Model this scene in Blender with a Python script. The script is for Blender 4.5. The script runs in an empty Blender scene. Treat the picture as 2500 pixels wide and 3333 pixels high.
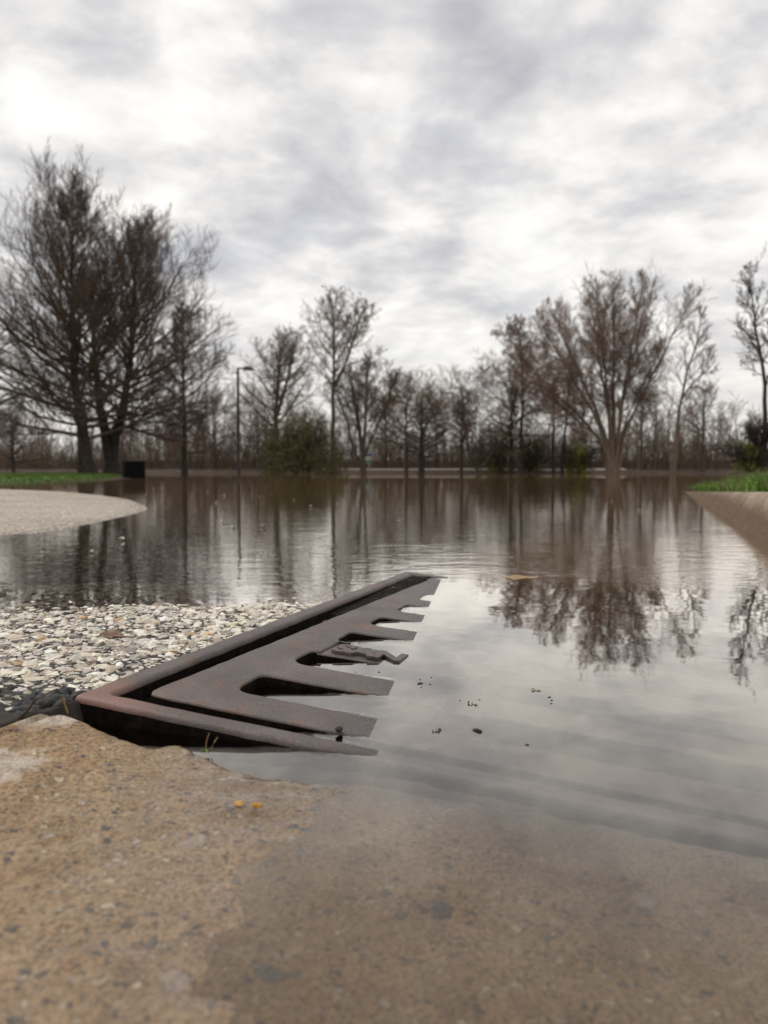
import bpy, bmesh, math
import numpy as np
from mathutils import Vector, Matrix

# ------------------------------------------------------------------ scene, camera, world, sun
S = bpy.context.scene
COL = S.collection
RAD = math.radians
CAM_H = 0.16
FPX, HORIZ = 2592.0, 1532.5                      # focal length and horizon of the 2500 x 3333 photograph
PITCH = math.atan((1666.5 - HORIZ) / FPX)

cam = bpy.data.cameras.new('camera')
cam.sensor_fit = 'VERTICAL'
cam.sensor_height = 36.0
cam.lens = 36.0 * FPX / 3333.0
cam.clip_start, cam.clip_end = 0.01, 3000
cam.dof.use_dof = True
cam.dof.focus_distance = 0.68
cam.dof.aperture_fstop = 10.5
camo = bpy.data.objects.new('camera', cam)
COL.objects.link(camo)
camo.location = (0, 0, CAM_H)
camo.rotation_euler = (math.pi / 2 - PITCH, 0, 0)
S.camera = camo

SUN_EL, SUN_AZ = RAD(48), RAD(-62)               # azimuth from +Y, clockwise: sun from the left and a little beyond
S.view_settings.view_transform = 'Standard'
S.view_settings.look = 'None'
S.view_settings.exposure = 0.14
S.view_settings.gamma = 1.0
S.cycles.use_denoising = True
S.cycles.max_bounces = 8
S.cycles.transparent_max_bounces = 12
S.cycles.caustics_reflective = False
S.cycles.caustics_refractive = False


def ray(px, py):
    x, y = (px - 1250) / FPX, -(py - 1666.5) / FPX
    c, s = math.cos(PITCH), math.sin(PITCH)
    return Vector((x, c + y * s, -s + y * c))


def at(px, py, z=0.0):
    """the point at height z that the photograph shows at pixel px, py"""
    d = ray(px, py)
    return Vector((0, 0, CAM_H)) + d * ((z - CAM_H) / d.z)


def far(px, D):
    """x of a thing standing at distance D that the photograph shows in column px"""
    return (px - 1250) / FPX * D


def hgt(py, D):
    return CAM_H + (HORIZ - py) / FPX * D


# ---- node helpers
class NT:
    def __init__(self, tree):
        self.t = tree
        self.t.nodes.clear()

    def n(self, typ, ins=None, **kw):
        nd = self.t.nodes.new(typ)
        for k, v in kw.items():
            setattr(nd, k, v)
        for k, v in (ins or {}).items():
            sock = nd.inputs[k]
            if isinstance(v, bpy.types.NodeSocket):
                self.t.links.new(v, sock)
            else:
                sock.default_value = v
        return nd

    def math(self, op, a, b=0.0, c=0.0, clamp=False):
        nd = self.n('ShaderNodeMath', {0: a, 1: b, 2: c}, operation=op, use_clamp=clamp)
        return nd.outputs[0]

    def vmath(self, op, a, b=(0, 0, 0)):
        nd = self.n('ShaderNodeVectorMath', {0: a, 1: b}, operation=op)
        return nd.outputs['Value'] if op == 'DOT_PRODUCT' else nd.outputs[0]

    def noise(self, vec, scale, detail=4.0, rough=0.55, dist=0.0):
        nd = self.n('ShaderNodeTexNoise', {'Vector': vec, 'Scale': scale, 'Detail': detail, 'Roughness': rough, 'Distortion': dist})
        return nd.outputs['Fac']

    def remap(self, v, a, b, c=0.0, d=1.0, smooth=True):
        nd = self.n('ShaderNodeMapRange', {0: v, 1: a, 2: b, 3: c, 4: d}, interpolation_type='SMOOTHSTEP' if smooth else 'LINEAR')
        return nd.outputs[0]

    def mix(self, f, a, b, blend='MIX'):
        nd = self.n('ShaderNodeMix', {0: f}, data_type='RGBA', blend_type=blend)
        for i, v in ((6, a), (7, b)):
            if isinstance(v, bpy.types.NodeSocket):
                self.t.links.new(v, nd.inputs[i])
            else:
                nd.inputs[i].default_value = (*v[:3], 1.0)
        return nd.outputs[2]

    def ramp(self, f, stops, interp='LINEAR'):
        nd = self.n('ShaderNodeValToRGB', {0: f})
        cr = nd.color_ramp
        cr.interpolation = interp
        while len(cr.elements) < len(stops):
            cr.elements.new(0.5)
        for e, (p, c) in zip(cr.elements, stops):
            e.position = p
            e.color = (*c[:3], 1.0)
        return nd.outputs[0]


# ---- world: physical sky behind a broken overcast cloud layer
W = bpy.data.worlds.new('World')
S.world = W
W.use_nodes = True
w = NT(W.node_tree)
sky = w.n('ShaderNodeTexSky', sky_type='NISHITA', sun_disc=False, sun_elevation=SUN_EL, sun_rotation=SUN_AZ, altitude=200.0, air_density=1.0, dust_density=2.0)
tc = w.n('ShaderNodeTexCoord')
dirv = w.vmath('NORMALIZE', tc.outputs['Generated'])
sep = w.n('ShaderNodeSeparateXYZ', {0: dirv})
zc = w.math('ADD', w.math('MAXIMUM', sep.outputs[2], 0.0), 0.22)
comb = w.n('ShaderNodeCombineXYZ', {0: w.math('DIVIDE', sep.outputs[0], zc), 1: w.math('DIVIDE', sep.outputs[1], zc), 2: 3.7})
pl = comb.outputs[0]                                            # the cloud layer's own plane
n_big = w.noise(pl, 1.05, 5, 0.55, 0.4)
n_mid = w.noise(pl, 3.9, 8, 0.52, 0.35)
n_fin = w.noise(pl, 10.0, 6, 0.6, 0.2)
br = w.math('ADD', w.math('MULTIPLY', n_big, 0.50), w.math('ADD', w.math('MULTIPLY', n_mid, 1.15), w.math('MULTIPLY', n_fin, 0.42)))
br = w.math('ADD', w.math('MULTIPLY', w.math('SUBTRACT', br, 1.035), 1.22), 0.49)
# cloud masses of this particular sky: (pixel of its middle, angular size, strength)
wob = w.math('MULTIPLY', w.math('SUBTRACT', n_mid, 0.5), 0.22)
for px, py, size, amp in ((1380, 120, 15, -.17), (1560, 300, 9, -.06), (800, 60, 9, -.11), (1000, 230, 6, -.09), (2270, 330, 9, -.10), (420, 130, 7, -.09), (2050, 60, 5, -.10),
                          (880, 650, 5, -.11), (1120, 640, 4, -.07), (1800, 730, 5, -.06), (2380, 560, 4, -.07),
                          (1770, 10, 4.5, .20), (1950, 420, 5, .10), (1750, 440, 4, .07), (150, 330, 14, -.07), (1180, 150, 5, .10), (760, 250, 6, .09), (60, 120, 9, -.06), (2330, 610, 6, .05), (1250, 1000, 20, .03)):
    amp *= .80
    dv = ray(px, py).normalized()
    ca = w.math('ADD', w.vmath('DOT_PRODUCT', dirv, tuple(dv)), w.math('MULTIPLY', wob, 1 - math.cos(RAD(size))))
    m = w.remap(ca, math.cos(RAD(size)), math.cos(RAD(size * 0.12)), 0.0, amp)
    br = w.math('ADD', br, m)
cloud = w.ramp(br, [(0.04, (4.7, 4.8, 5.25)), (0.32, (6.35, 6.38, 6.66)), (0.46, (7.55, 7.53, 7.62)), (0.57, (8.5, 8.47, 8.45)), (0.78, (9.9, 9.8, 9.6))])
lowwarm = w.remap(sep.outputs[2], 0.0, 0.22, 1.0, 0.0)
cloud = w.mix(1.0, cloud, (1.015, 1.0, .975), 'MULTIPLY')
cloud = w.mix(w.math('MULTIPLY', lowwarm, 0.75), cloud, (8.3, 8.0, 7.5))
thin = w.remap(w.noise(pl, 1.35, 6, 0.55, 0.6), 0.30, 0.46, 0.16, 0.01)
col = w.mix(thin, cloud, sky.outputs[0])
bg = w.n('ShaderNodeBackground', {'Color': col, 'Strength': 0.1})
wo = w.n('ShaderNodeOutputWorld', {'Surface': bg.outputs[0]})

sun = bpy.data.lights.new('sun', 'SUN')
sun.energy, sun.angle, sun.color = 1.3, RAD(14), (1.0, 0.95, 0.88)
suno = bpy.data.objects.new('sun', sun)
COL.objects.link(suno)
sd = Vector((math.sin(SUN_AZ) * math.cos(SUN_EL), math.cos(SUN_AZ) * math.cos(SUN_EL), math.sin(SUN_EL)))
suno.rotation_euler = sd.to_track_quat('Z', 'Y').to_euler()

rng = np.random.default_rng(7)

# ------------------------------------------------------------------ street frame: u runs along the gutter, v across it towards the kerb
A0 = np.array([-.1751, .4866])
E1 = np.array([.30573, .95212])
E2 = np.array([.95212, -.30573])


def xy(u, v):
    return A0[0] + E1[0] * u + E2[0] * v, A0[1] + E1[1] * u + E2[1] * v


def uv_of(x, y):
    return (x - A0[0]) * E1[0] + (y - A0[1]) * E1[1], (x - A0[0]) * E2[0] + (y - A0[1]) * E2[1]


def z_iron(u, v):
    return .016 - .0161 * u - .0897 * v


# matrix that carries (v, u, height) drawn flat into the tilted plane of the drain
_n = Vector((0, 0, 1))
_o = Vector((*xy(0, 0), z_iron(0, 0)))
_eu = (Vector((*xy(1, 0), z_iron(1, 0))) - _o).normalized()
_ev = (Vector((*xy(0, 1), z_iron(0, 1))) - _o).normalized()
_nn = _ev.cross(_eu).normalized()
IRON = Matrix(((_ev.x, _eu.x, _nn.x, _o.x), (_ev.y, _eu.y, _nn.y, _o.y), (_ev.z, _eu.z, _nn.z, _o.z), (0, 0, 0, 1)))


# ---- value noise for shapes
def hash2(ix, iy, seed):
    h = (ix.astype(np.int64) * 374761393 + iy.astype(np.int64) * 668265263 + seed * 974711) & 0x7fffffff
    h = ((h ^ (h >> 13)) * 1274126177) & 0x7fffffff
    return ((h ^ (h >> 16)) & 0xffff) / 65535.0


def vnoise(x, y, seed=0):
    ix, iy = np.floor(x), np.floor(y)
    fx, fy = x - ix, y - iy
    fx, fy = fx * fx * (3 - 2 * fx), fy * fy * (3 - 2 * fy)
    a, b = hash2(ix, iy, seed), hash2(ix + 1, iy, seed)
    c, d = hash2(ix, iy + 1, seed), hash2(ix + 1, iy + 1, seed)
    return (a * (1 - fx) + b * fx) * (1 - fy) + (c * (1 - fx) + d * fx) * fy - .5


def fbm(x, y, seed=0, octv=4):
    s, a = 0.0, 1.0
    for i in range(octv):
        s = s + a * vnoise(x * 2 ** i, y * 2 ** i, seed + i * 17)
        a *= .5
    return s


def poly_sd(x, y, P):
    """signed distance to a polygon, positive inside"""
    P = np.asarray(P, float)
    d = np.full(x.shape, 1e9)
    ins = np.zeros(x.shape, bool)
    for i in range(len(P)):
        a, b = P[i], P[(i + 1) % len(P)]
        ex, ey = b - a
        wx, wy = x - a[0], y - a[1]
        t = np.clip((wx * ex + wy * ey) / (ex * ex + ey * ey), 0, 1)
        d = np.minimum(d, np.hypot(wx - t * ex, wy - t * ey))
        cond = (a[1] > y) != (b[1] > y)
        with np.errstate(divide='ignore', invalid='ignore'):
            xi = (b[0] - a[0]) * (y - a[1]) / (b[1] - a[1]) + a[0]
        ins ^= cond & (x < xi)
    return np.where(ins, d, -d)


# ---- object helpers
def tag(o, label=None, cat=None, group=None, kind=None):
    for k, v in (('label', label), ('category', cat), ('group', group), ('kind', kind)):
        if v:
            o[k] = v
    return o


def link(name, me, mat, parent=None):
    o = bpy.data.objects.new(name, me)
    COL.objects.link(o)
    if mat is not None and not me.materials:
        me.materials.append(mat)
    if parent is not None:
        o.parent = parent
        o.matrix_parent_inverse = parent.matrix_world.inverted()
    return o


def empty(name, loc=(0, 0, 0)):
    o = bpy.data.objects.new(name, None)
    COL.objects.link(o)
    o.location = loc
    o.matrix_world = Matrix.Translation(loc)
    o.empty_display_size = .1
    return o


def np_mesh(name, V, Fc, smooth=True):
    """V (n,3) and Fc (m,k) with k = 3 or 4"""
    V = np.ascontiguousarray(V, dtype=np.float32)
    Fc = np.ascontiguousarray(Fc, dtype=np.int32)
    m, k = Fc.shape
    me = bpy.data.meshes.new(name)
    me.vertices.add(len(V))
    me.vertices.foreach_set('co', V.ravel())
    me.loops.add(m * k)
    me.loops.foreach_set('vertex_index', Fc.ravel())
    me.polygons.add(m)
    me.polygons.foreach_set('loop_start', np.arange(0, m * k, k, dtype=np.int32))
    me.polygons.foreach_set('use_smooth', np.full(m, smooth, dtype=bool))
    me.update(calc_edges=True)
    return me


def set_attr(me, name, vals):
    vals = np.ascontiguousarray(vals, dtype=np.float32)
    if vals.ndim == 1:
        a = me.attributes.new(name, 'FLOAT', 'POINT')
        a.data.foreach_set('value', vals)
    else:
        a = me.attributes.new(name, 'FLOAT_COLOR', 'POINT')
        v4 = np.ones((len(vals), 4), np.float32)
        v4[:, :3] = vals[:, :3]
        a.data.foreach_set('color', v4.ravel())


def grid_faces(nr, nc, keep=None):
    i, j = np.meshgrid(np.arange(nr - 1), np.arange(nc - 1), indexing='ij')
    if keep is not None:
        i, j = i[keep], j[keep]
    a = (i * nc + j).ravel()
    return np.stack([a, a + 1, a + nc + 1, a + nc], 1)


def up_faces(V, Fc):
    a, b, c = V[Fc[:, 0]], V[Fc[:, 1]], V[Fc[:, 2]]
    n = np.cross(b - a, c - a)
    if n[:, 2].mean() < 0:
        Fc = Fc[:, ::-1]
    return Fc


def material(name):
    m = bpy.data.materials.new(name)
    m.use_nodes = True
    return m, NT(m.node_tree)


def finish(nt, color, rough=0.8, bump=None, bump_d=0.002, spec=0.5, metal=0.0, **extra):
    ins = {'Base Color': color if isinstance(color, bpy.types.NodeSocket) else (*color, 1.0), 'Roughness': rough, 'Specular IOR Level': spec, 'Metallic': metal}
    if bump is not None:
        b = nt.n('ShaderNodeBump', {'Height': bump, 'Distance': bump_d, 'Strength': 1.0})
        ins['Normal'] = b.outputs[0]
    p = nt.n('ShaderNodeBsdfPrincipled', ins)
    for k, v in extra.items():
        p.inputs[k].default_value = v
    nt.n('ShaderNodeOutputMaterial', {'Surface': p.outputs[0]})


def objco(nt):
    return nt.n('ShaderNodeTexCoord').outputs['Object']


# ------------------------------------------------------------------ materials
def mat_concrete():
    m, t = material('old_concrete')
    c = objco(t)
    n1 = t.noise(c, 9, 5, .6)
    n2 = t.noise(c, 60, 5, .6)
    n3 = t.noise(c, 420, 3, .6)
    base = t.ramp(t.math('ADD', t.math('MULTIPLY', n1, .5), t.math('MULTIPLY', n2, .5)), [(.30, (.19, .114, .054)), (.44, (.325, .204, .102)), (.57, (.425, .285, .155)), (.72, (.56, .42, .265))])
    base = t.mix(t.remap(n3, .40, .66, 0, .75), base, (.14, .090, .054))
    n4 = t.noise(c, 900, 2, .6)
    base = t.mix(t.remap(n4, .56, .74, 0, .6), base, (.48, .38, .27))
    wc = t.vmath('ADD', c, t.vmath('MULTIPLY', t.n('ShaderNodeTexNoise', {'Vector': c, 'Scale': 190.0, 'Detail': 3.0}).outputs['Color'], (.007, .007, .007)))
    wc = t.vmath('ADD', wc, t.vmath('MULTIPLY', t.n('ShaderNodeTexNoise', {'Vector': c, 'Scale': 60.0}).outputs['Color'], (.010, .010, .010)))
    hts = None
    for sc, thr, pal in ((400, .60, [(.0, (.07, .065, .065)), (.28, (.30, .17, .07)), (.42, (.52, .42, .30)), (.70, (.34, .22, .14)), (.86, (.12, .10, .085))]),
                         (190, .76, [(.0, (.06, .06, .068)), (.34, (.45, .37, .30)), (.55, (.58, .48, .34)), (.74, (.36, .20, .11)), (.84, (.10, .095, .10))]),
                         (70, .97, [(.0, (.10, .10, .105)), (.34, (.40, .31, .25)), (.60, (.36, .31, .28)), (.80, (.50, .40, .28))])):
        v = t.n('ShaderNodeTexVoronoi', {'Vector': wc, 'Scale': float(sc), 'Randomness': 1.0})
        sepc = t.n('ShaderNodeSeparateColor', {0: v.outputs['Color']})
        present = t.math('GREATER_THAN', sepc.outputs[0], thr)
        disc = t.remap(v.outputs['Distance'], .30, .44, 1, 0)
        f = t.math('MULTIPLY', present, disc)
        base = t.mix(t.math('MULTIPLY', f, .85), base, t.ramp(sepc.outputs[1], pal, 'CONSTANT'))
        hts = f if hts is None else t.math('ADD', hts, f)
    # freshly broken, paler face at the chipped corner
    at_ = t.n('ShaderNodeAttribute', attribute_name='chip').outputs['Fac']
    chipf = t.remap(t.math('ADD', at_, t.math('MULTIPLY', t.math('SUBTRACT', n2, .5), .9)), .42, .62, 0, 1)
    pale = t.ramp(t.noise(c, 75, 6, .65), [(.36, (.42, .27, .15)), (.46, (.50, .41, .32)), (.58, (.66, .58, .49))])
    base = t.mix(t.math('MULTIPLY', chipf, .85), base, pale)
    base = t.mix(t.math('MULTIPLY', t.n('ShaderNodeAttribute', attribute_name='drain_tone').outputs['Fac'], .88), base, (.062, .050, .042))
    h = t.math('ADD', t.math('MULTIPLY', n2, 1.6), t.math('ADD', n3, t.math('MULTIPLY', hts, .35)))
    zz = t.n('ShaderNodeSeparateXYZ', {0: c}).outputs[2]
    wet = t.remap(t.math('ADD', zz, t.math('MULTIPLY', t.math('SUBTRACT', n1, .5), .009)), -.0005, .0150, 1, 0)
    base = t.mix(t.math('MULTIPLY', wet, .24), base, (.12, .080, .046))
    b = t.n('ShaderNodeBump', {'Height': h, 'Distance': .0034})
    p = t.n('ShaderNodeBsdfPrincipled', {'Base Color': base, 'Roughness': .8, 'Specular IOR Level': .3, 'Normal': b.outputs[0], 'Coat Weight': wet, 'Coat IOR': 1.45, 'Coat Roughness': .10})
    t.n('ShaderNodeOutputMaterial', {'Surface': p.outputs[0]})
    return m


def mat_asphalt():
    m, t = material('exposed_aggregate_asphalt')
    c = objco(t)
    n = t.noise(c, 150, 6, .7)
    tar = t.ramp(n, [(.3, (.012, .011, .010)), (.55, (.034, .030, .026)), (.75, (.11, .095, .078))])
    v = t.n('ShaderNodeTexVoronoi', {'Vector': c, 'Scale': 85.0})
    sc = t.n('ShaderNodeSeparateColor', {0: v.outputs['Color']})
    peb = t.ramp(sc.outputs[1], [(.0, (.62, .55, .47)), (.45, (.48, .42, .36)), (.62, (.70, .64, .56)), (.80, (.38, .29, .21)), (.9, (.22, .2, .19))], 'CONSTANT')
    dry = t.n('ShaderNodeAttribute', attribute_name='pale').outputs['Fac']
    f = t.math('MULTIPLY', t.remap(v.outputs['Distance'], .35, .60, 1, 0), t.math('GREATER_THAN', t.math('ADD', sc.outputs[0], t.math('MULTIPLY', dry, .75)), .55))
    base = t.mix(f, tar, peb)
    big = t.noise(c, 2.2, 6, .65)
    fines = t.ramp(big, [(.35, (.40, .33, .26)), (.6, (.56, .49, .41))])
    base = t.mix(t.math('MULTIPLY', dry, .62), base, fines)
    silt = t.n('ShaderNodeAttribute', attribute_name='silt').outputs['Fac']
    sn = t.noise(c, 26, 7, .65)
    siltc = t.ramp(sn, [(.32, (.22, .145, .075)), (.5, (.38, .265, .155)), (.68, (.56, .43, .31))])
    base = t.mix(silt, base, siltc)
    muck = t.n('ShaderNodeAttribute', attribute_name='muck').outputs['Fac']
    frs = t.n('ShaderNodeAttribute', attribute_name='mud').outputs['Fac']
    base = t.mix(frs, base, (.055, .044, .037))
    base = t.mix(muck, base, t.ramp(n, [(.3, (.010, .008, .006)), (.6, (.026, .019, .014)), (.8, (.06, .043, .03))]))
    h = t.math('ADD', t.math('MULTIPLY', n, .6), t.math('MULTIPLY', t.math('MULTIPLY', f, .8), t.math('SUBTRACT', 1.0, t.math('MAXIMUM', muck, silt))))
    finish(t, base, .8, h, .003, .35)
    return m


def mat_iron():
    m, t = material('weathered_cast_iron')
    c = objco(t)
    n1 = t.noise(c, 22, 6, .6)
    n2 = t.noise(c, 560, 4, .65)
    n3 = t.noise(c, 1500, 2, .6)
    base = t.ramp(n1, [(.30, (.066, .049, .043)), (.52, (.100, .078, .072)), (.75, (.150, .120, .111))])
    base = t.mix(t.remap(n2, .52, .72, 0, .8), base, (.050, .036, .030))
    v = t.n('ShaderNodeTexVoronoi', {'Vector': c, 'Scale': 420.0})
    pit = t.math('MULTIPLY', t.remap(v.outputs['Distance'], .10, .25, 1, 0), t.math('GREATER_THAN', n1, .47))
    base = t.mix(t.math('MULTIPLY', pit, .7), base, (.030, .020, .016))
    rust = t.math('MULTIPLY', t.remap(t.noise(c, 40, 8, .75), .52, .68, 0, 1), .8)
    base = t.mix(rust, base, (.155, .070, .032))
    scale = t.remap(t.noise(c, 48, 6, .7), .64, .72, 0, .5)
    base = t.mix(scale, base, (.24, .20, .185))
    cp = (A0[0] + E1[0] * .012 - E2[0] * .012, A0[1] + E1[1] * .012 - E2[1] * .012, .015)
    dd = t.n('ShaderNodeVectorMath', {0: c, 1: cp}, operation='DISTANCE').outputs['Value']
    rst = t.remap(t.math('ADD', dd, t.math('MULTIPLY', t.math('SUBTRACT', n1, .5), .05)), .018, .055, .85, 0)
    base = t.mix(rst, base, (.22, .112, .085))
    h = t.math('SUBTRACT', t.math('ADD', t.math('MULTIPLY', n2, .8), t.math('MULTIPLY', n3, .5)), t.math('MULTIPLY', pit, .5))
    zz = t.n('ShaderNodeSeparateXYZ', {0: c}).outputs[2]
    wet = t.remap(t.math('ADD', zz, t.math('MULTIPLY', t.math('SUBTRACT', n1, .5), .004)), .0002, .0036, 1, 0)
    base = t.mix(t.math('MULTIPLY', wet, .6), base, (.030, .021, .018))
    finish(t, base, t.math('SUBTRACT', t.remap(n2, .3, .8, .38, .62), t.math('MULTIPLY', wet, .2)), h, .0005, .5)
    return m


def mat_plain(name, stops, scale=20, rough=.85, bump_d=.002, spec=.3, detail=5):
    m, t = material(name)
    c = objco(t)
    n = t.noise(c, scale, detail, .62)
    finish(t, t.ramp(n, stops), rough, n if bump_d else None, bump_d, spec)
    return m


def mat_attr(name, rough=.75, spec=.3, nscale=300, bump_d=.0012, trans=0.0):
    m, t = material(name)
    c = objco(t)
    a = t.n('ShaderNodeAttribute', attribute_name='col').outputs['Color']
    n = t.noise(c, nscale, 4, .6)
    col = t.mix(t.remap(n, .3, .7, .0, .45), a, t.mix(1.0, a, (.55, .5, .45), 'MULTIPLY'))
    finish(t, col, rough, n if bump_d else None, bump_d, spec)
    return m


def mat_water():
    m, t = material('flood_water')
    c = t.n('ShaderNodeNewGeometry').outputs['Position']
    u = t.vmath('DOT_PRODUCT', t.vmath('SUBTRACT', c, (A0[0], A0[1], 0)), (E1[0], E1[1], 0))
    v = t.vmath('DOT_PRODUCT', t.vmath('SUBTRACT', c, (A0[0], A0[1], 0)), (E2[0], E2[1], 0))
    sx = t.n('ShaderNodeSeparateXYZ', {0: c})
    y = sx.outputs[1]
    wig = t.math('MULTIPLY', t.math('SUBTRACT', t.noise(c, 5, 3), .5), .10)
    # the iron rim stills the water over the drain; the open flood beyond it is rippled by the breeze
    out_u = t.remap(t.math('ADD', u, wig), .72, .84)
    out_v = t.math('MULTIPLY', t.remap(v, -.06, -.02, 1, 0), t.remap(u, .42, .55))
    open_ = t.math('MAXIMUM', out_u, out_v)
    patch = t.remap(t.noise(c, .55, 4, .6), .30, .68, .35, 1.0)
    open_ = t.math('MULTIPLY', open_, patch)
    st = t.n('ShaderNodeMapping', {'Vector': c, 'Scale': (.55, 1.0, 1.0)}).outputs[0]
    near = t.math('SUBTRACT', t.noise(st, 34, 4, .55, .4), .5)
    mid = t.math('SUBTRACT', t.noise(st, 9, 4, .5, .5), .5)
    slow = t.math('SUBTRACT', t.noise(st, 2.2, 3, .5, .3), .5)
    calm = t.noise(c, 14, 2, .5)
    nearw = t.remap(y, 1.2, 5.5, 1.0, .10)
    h = t.math('MULTIPLY', open_, t.math('ADD', t.math('MULTIPLY', t.math('MULTIPLY', near, nearw), .00090),
                                          t.math('ADD', t.math('MULTIPLY', mid, .0011), t.math('MULTIPLY', slow, .0013))))
    h = t.math('MULTIPLY', h, t.remap(y, 2.0, 14, 1.0, .22))
    h = t.math('ADD', h, t.math('MULTIPLY', calm, .00022))
    b = t.n('ShaderNodeBump', {'Height': h, 'Distance': 1.0, 'Strength': 1.0})
    fr = t.n('ShaderNodeFresnel', {'IOR': 1.36, 'Normal': b.outputs[0]})
    refl = t.math('MINIMUM', t.math('MULTIPLY', fr.outputs[0], t.remap(fr.outputs[0], .026, .13, 1.15, 2.15)), .86)
    gl = t.n('ShaderNodeBsdfGlossy', {'Color': (1, .958, .90, 1), 'Roughness': .012, 'Normal': b.outputs[0]})
    tr = t.n('ShaderNodeBsdfTransparent', {'Color': (.985, .97, .945, 1)})
    # suspended silt of the flood: a little of the light comes back from the water body itself where it is deep
    deep = t.math('MULTIPLY', t.remap(u, .9, 3.5, 0, .85), 1.0)
    mud = t.n('ShaderNodeBsdfDiffuse', {'Color': (.135, .092, .050, 1)})
    body = t.n('ShaderNodeMixShader', {0: deep, 1: tr.outputs[0], 2: mud.outputs[0]})
    mx = t.n('ShaderNodeMixShader', {0: refl, 1: body.outputs[0], 2: gl.outputs[0]})
    t.n('ShaderNodeOutputMaterial', {'Surface': mx.outputs[0]})
    return m


M_CONC = mat_concrete()
M_ASPH = mat_asphalt()
M_IRON = mat_iron()
M_IRON_SIDE = mat_plain('shaded_grimy_cast_iron', [(.3, (.004, .003, .0025)), (.55, (.010, .007, .006)), (.75, (.032, .020, .015))], 130, .9, .001, .06)  # upright iron faces: grime plus their shade, put into the colour
M_WATER = mat_water()
M_STONE = mat_attr('crushed_stone', .8, .25, 500, .0012)
M_TAR = mat_plain('tar', [(.35, (.010, .010, .011)), (.6, (.028, .027, .027)), (.8, (.075, .07, .065))], 130, .62, .004, .45)
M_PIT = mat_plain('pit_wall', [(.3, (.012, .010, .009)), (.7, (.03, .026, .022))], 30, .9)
M_DIRT = mat_plain('dirt', [(.3, (.02, .015, .010)), (.55, (.06, .04, .024)), (.75, (.20, .13, .07))], 240, .95, .003)
M_BARK_DARK = mat_plain('dark_bark', [(.3, (.026, .020, .017)), (.7, (.066, .052, .044))], 9, .95, .01)
M_BARK_PLUM = mat_plain('plum_brown_twigs', [(.3, (.082, .054, .044)), (.7, (.150, .102, .084))], 4, .95, 0)
M_BARK_MID = mat_plain('grey_brown_bark', [(.3, (.055, .043, .034)), (.7, (.125, .100, .080))], 7, .95, .01)
M_TWIG_MID = mat_plain('grey_brown_twigs', [(.3, (.115, .078, .054)), (.7, (.21, .148, .105))], 4, .95, 0)
M_BARK_TAN = mat_plain('tan_bark', [(.3, (.12, .086, .062)), (.7, (.24, .178, .134))], 6, .95, .01)
M_TWIG_TAN = mat_plain('russet_twigs', [(.3, (.17, .112, .082)), (.7, (.30, .205, .155))], 4, .95, 0)
M_WOODS = mat_plain('bare_woods', [(.3, (.075, .052, .035)), (.7, (.17, .122, .085))], .8, .95, 0)
M_LEAF = mat_attr('young_leaves', .8, .2, 3, 0)
M_GRASS = mat_attr('grass_blades', .7, .25, 8, 0)

# ------------------------------------------------------------------ ground: one sheet out to the horizon
LAWN = [(-4.55, 9.0), (-4.45, 10.6), (-4.75, 13.2), (-5.3, 15.5), (-6.2, 19), (-7.2, 23), (-9.5, 26), (-22, 30), (-60, 33), (-60, 6), (-12, 7.6)]
KERB_P, KERB_D = np.array([.844, 1.75]), np.array([E1[0], E1[1]])
kn = np.array([E1[1], -E1[0]])


def z_bank(x, y):
    """lawn behind the kerb on the right; nan where it is not"""
    d = (x - KERB_P[0]) * kn[0] + (y - KERB_P[1]) * kn[1]
    s = (x - KERB_P[0]) * KERB_D[0] + (y - KERB_P[1]) * KERB_D[1]
    top = .114 - .0245 * s
    z = top + np.clip(d - .19, 0, 6) * .028 - .012
    z = z + .012 * fbm(x * 2.3, y * 2.3, 5)
    return np.where(d > .17, z, -9)


def z_ground(x, y):
    bed = -.35 + .03 * fbm(x * .4, y * .4, 3)
    r = np.hypot(x, y)
    shore = 54 + 3.0 * fbm(x * .05, y * .05, 8) + np.where(x < -8, (-x - 8) * -.30, 0)
    sh = np.clip((y - shore) * .10, -.4, .24) + np.clip((y - shore - 6) * .004, 0, 3) + .05 * fbm(x * .3, y * .3, 9)
    hill = 1.2 * np.clip((r - 75) / 45, 0, 1) ** 1.5
    z = np.maximum(bed, np.where(y > 20, sh + np.where(y > shore, hill, 0), -.5))
    sd = poly_sd(x, y, LAWN)
    z = np.maximum(z, np.clip(sd * .055, -.4, .05) + np.clip((y - 12) * .004, 0, .05) + .004 * fbm(x, y, 4))
    z = np.maximum(z, z_bank(x, y))
    sides = np.clip((np.abs(x) - 45) * .05, -.4, 1.5)
    z = np.maximum(z, np.where(np.abs(x) > 40, sides, -9))
    back = np.clip((-y - 6) * .1, -.4, .5)
    return np.maximum(z, np.where(y < -4, back, -9))


rr = np.concatenate([[0.0], np.geomspace(.25, 900, 190)])
aa = np.linspace(0, 2 * math.pi, 421)
Rg, Ag = np.meshgrid(rr, aa, indexing='ij')
gx, gy = Rg * np.sin(Ag), Rg * np.cos(Ag)
gz = z_ground(gx, gy)
V = np.stack([gx, gy, gz], -1).reshape(-1, 3)
Fc = up_faces(V, grid_faces(len(rr), len(aa)))
me = np_mesh('ground', V, Fc)
d_ = (gx - KERB_P[0]) * kn[0] + (gy - KERB_P[1]) * kn[1]
green = np.maximum(np.clip(poly_sd(gx, gy, LAWN) * 2, 0, 1), np.where((d_ > .1) & (gy < 34), 1, 0))
green = np.where(gy > 27, 0, green)
set_attr(me, 'green', green.ravel())
m, t = material('lawn_and_leaf_litter')
c = objco(t)
n1, n2 = t.noise(c, 1.3, 6, .65), t.noise(c, 30, 4, .6)
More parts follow.
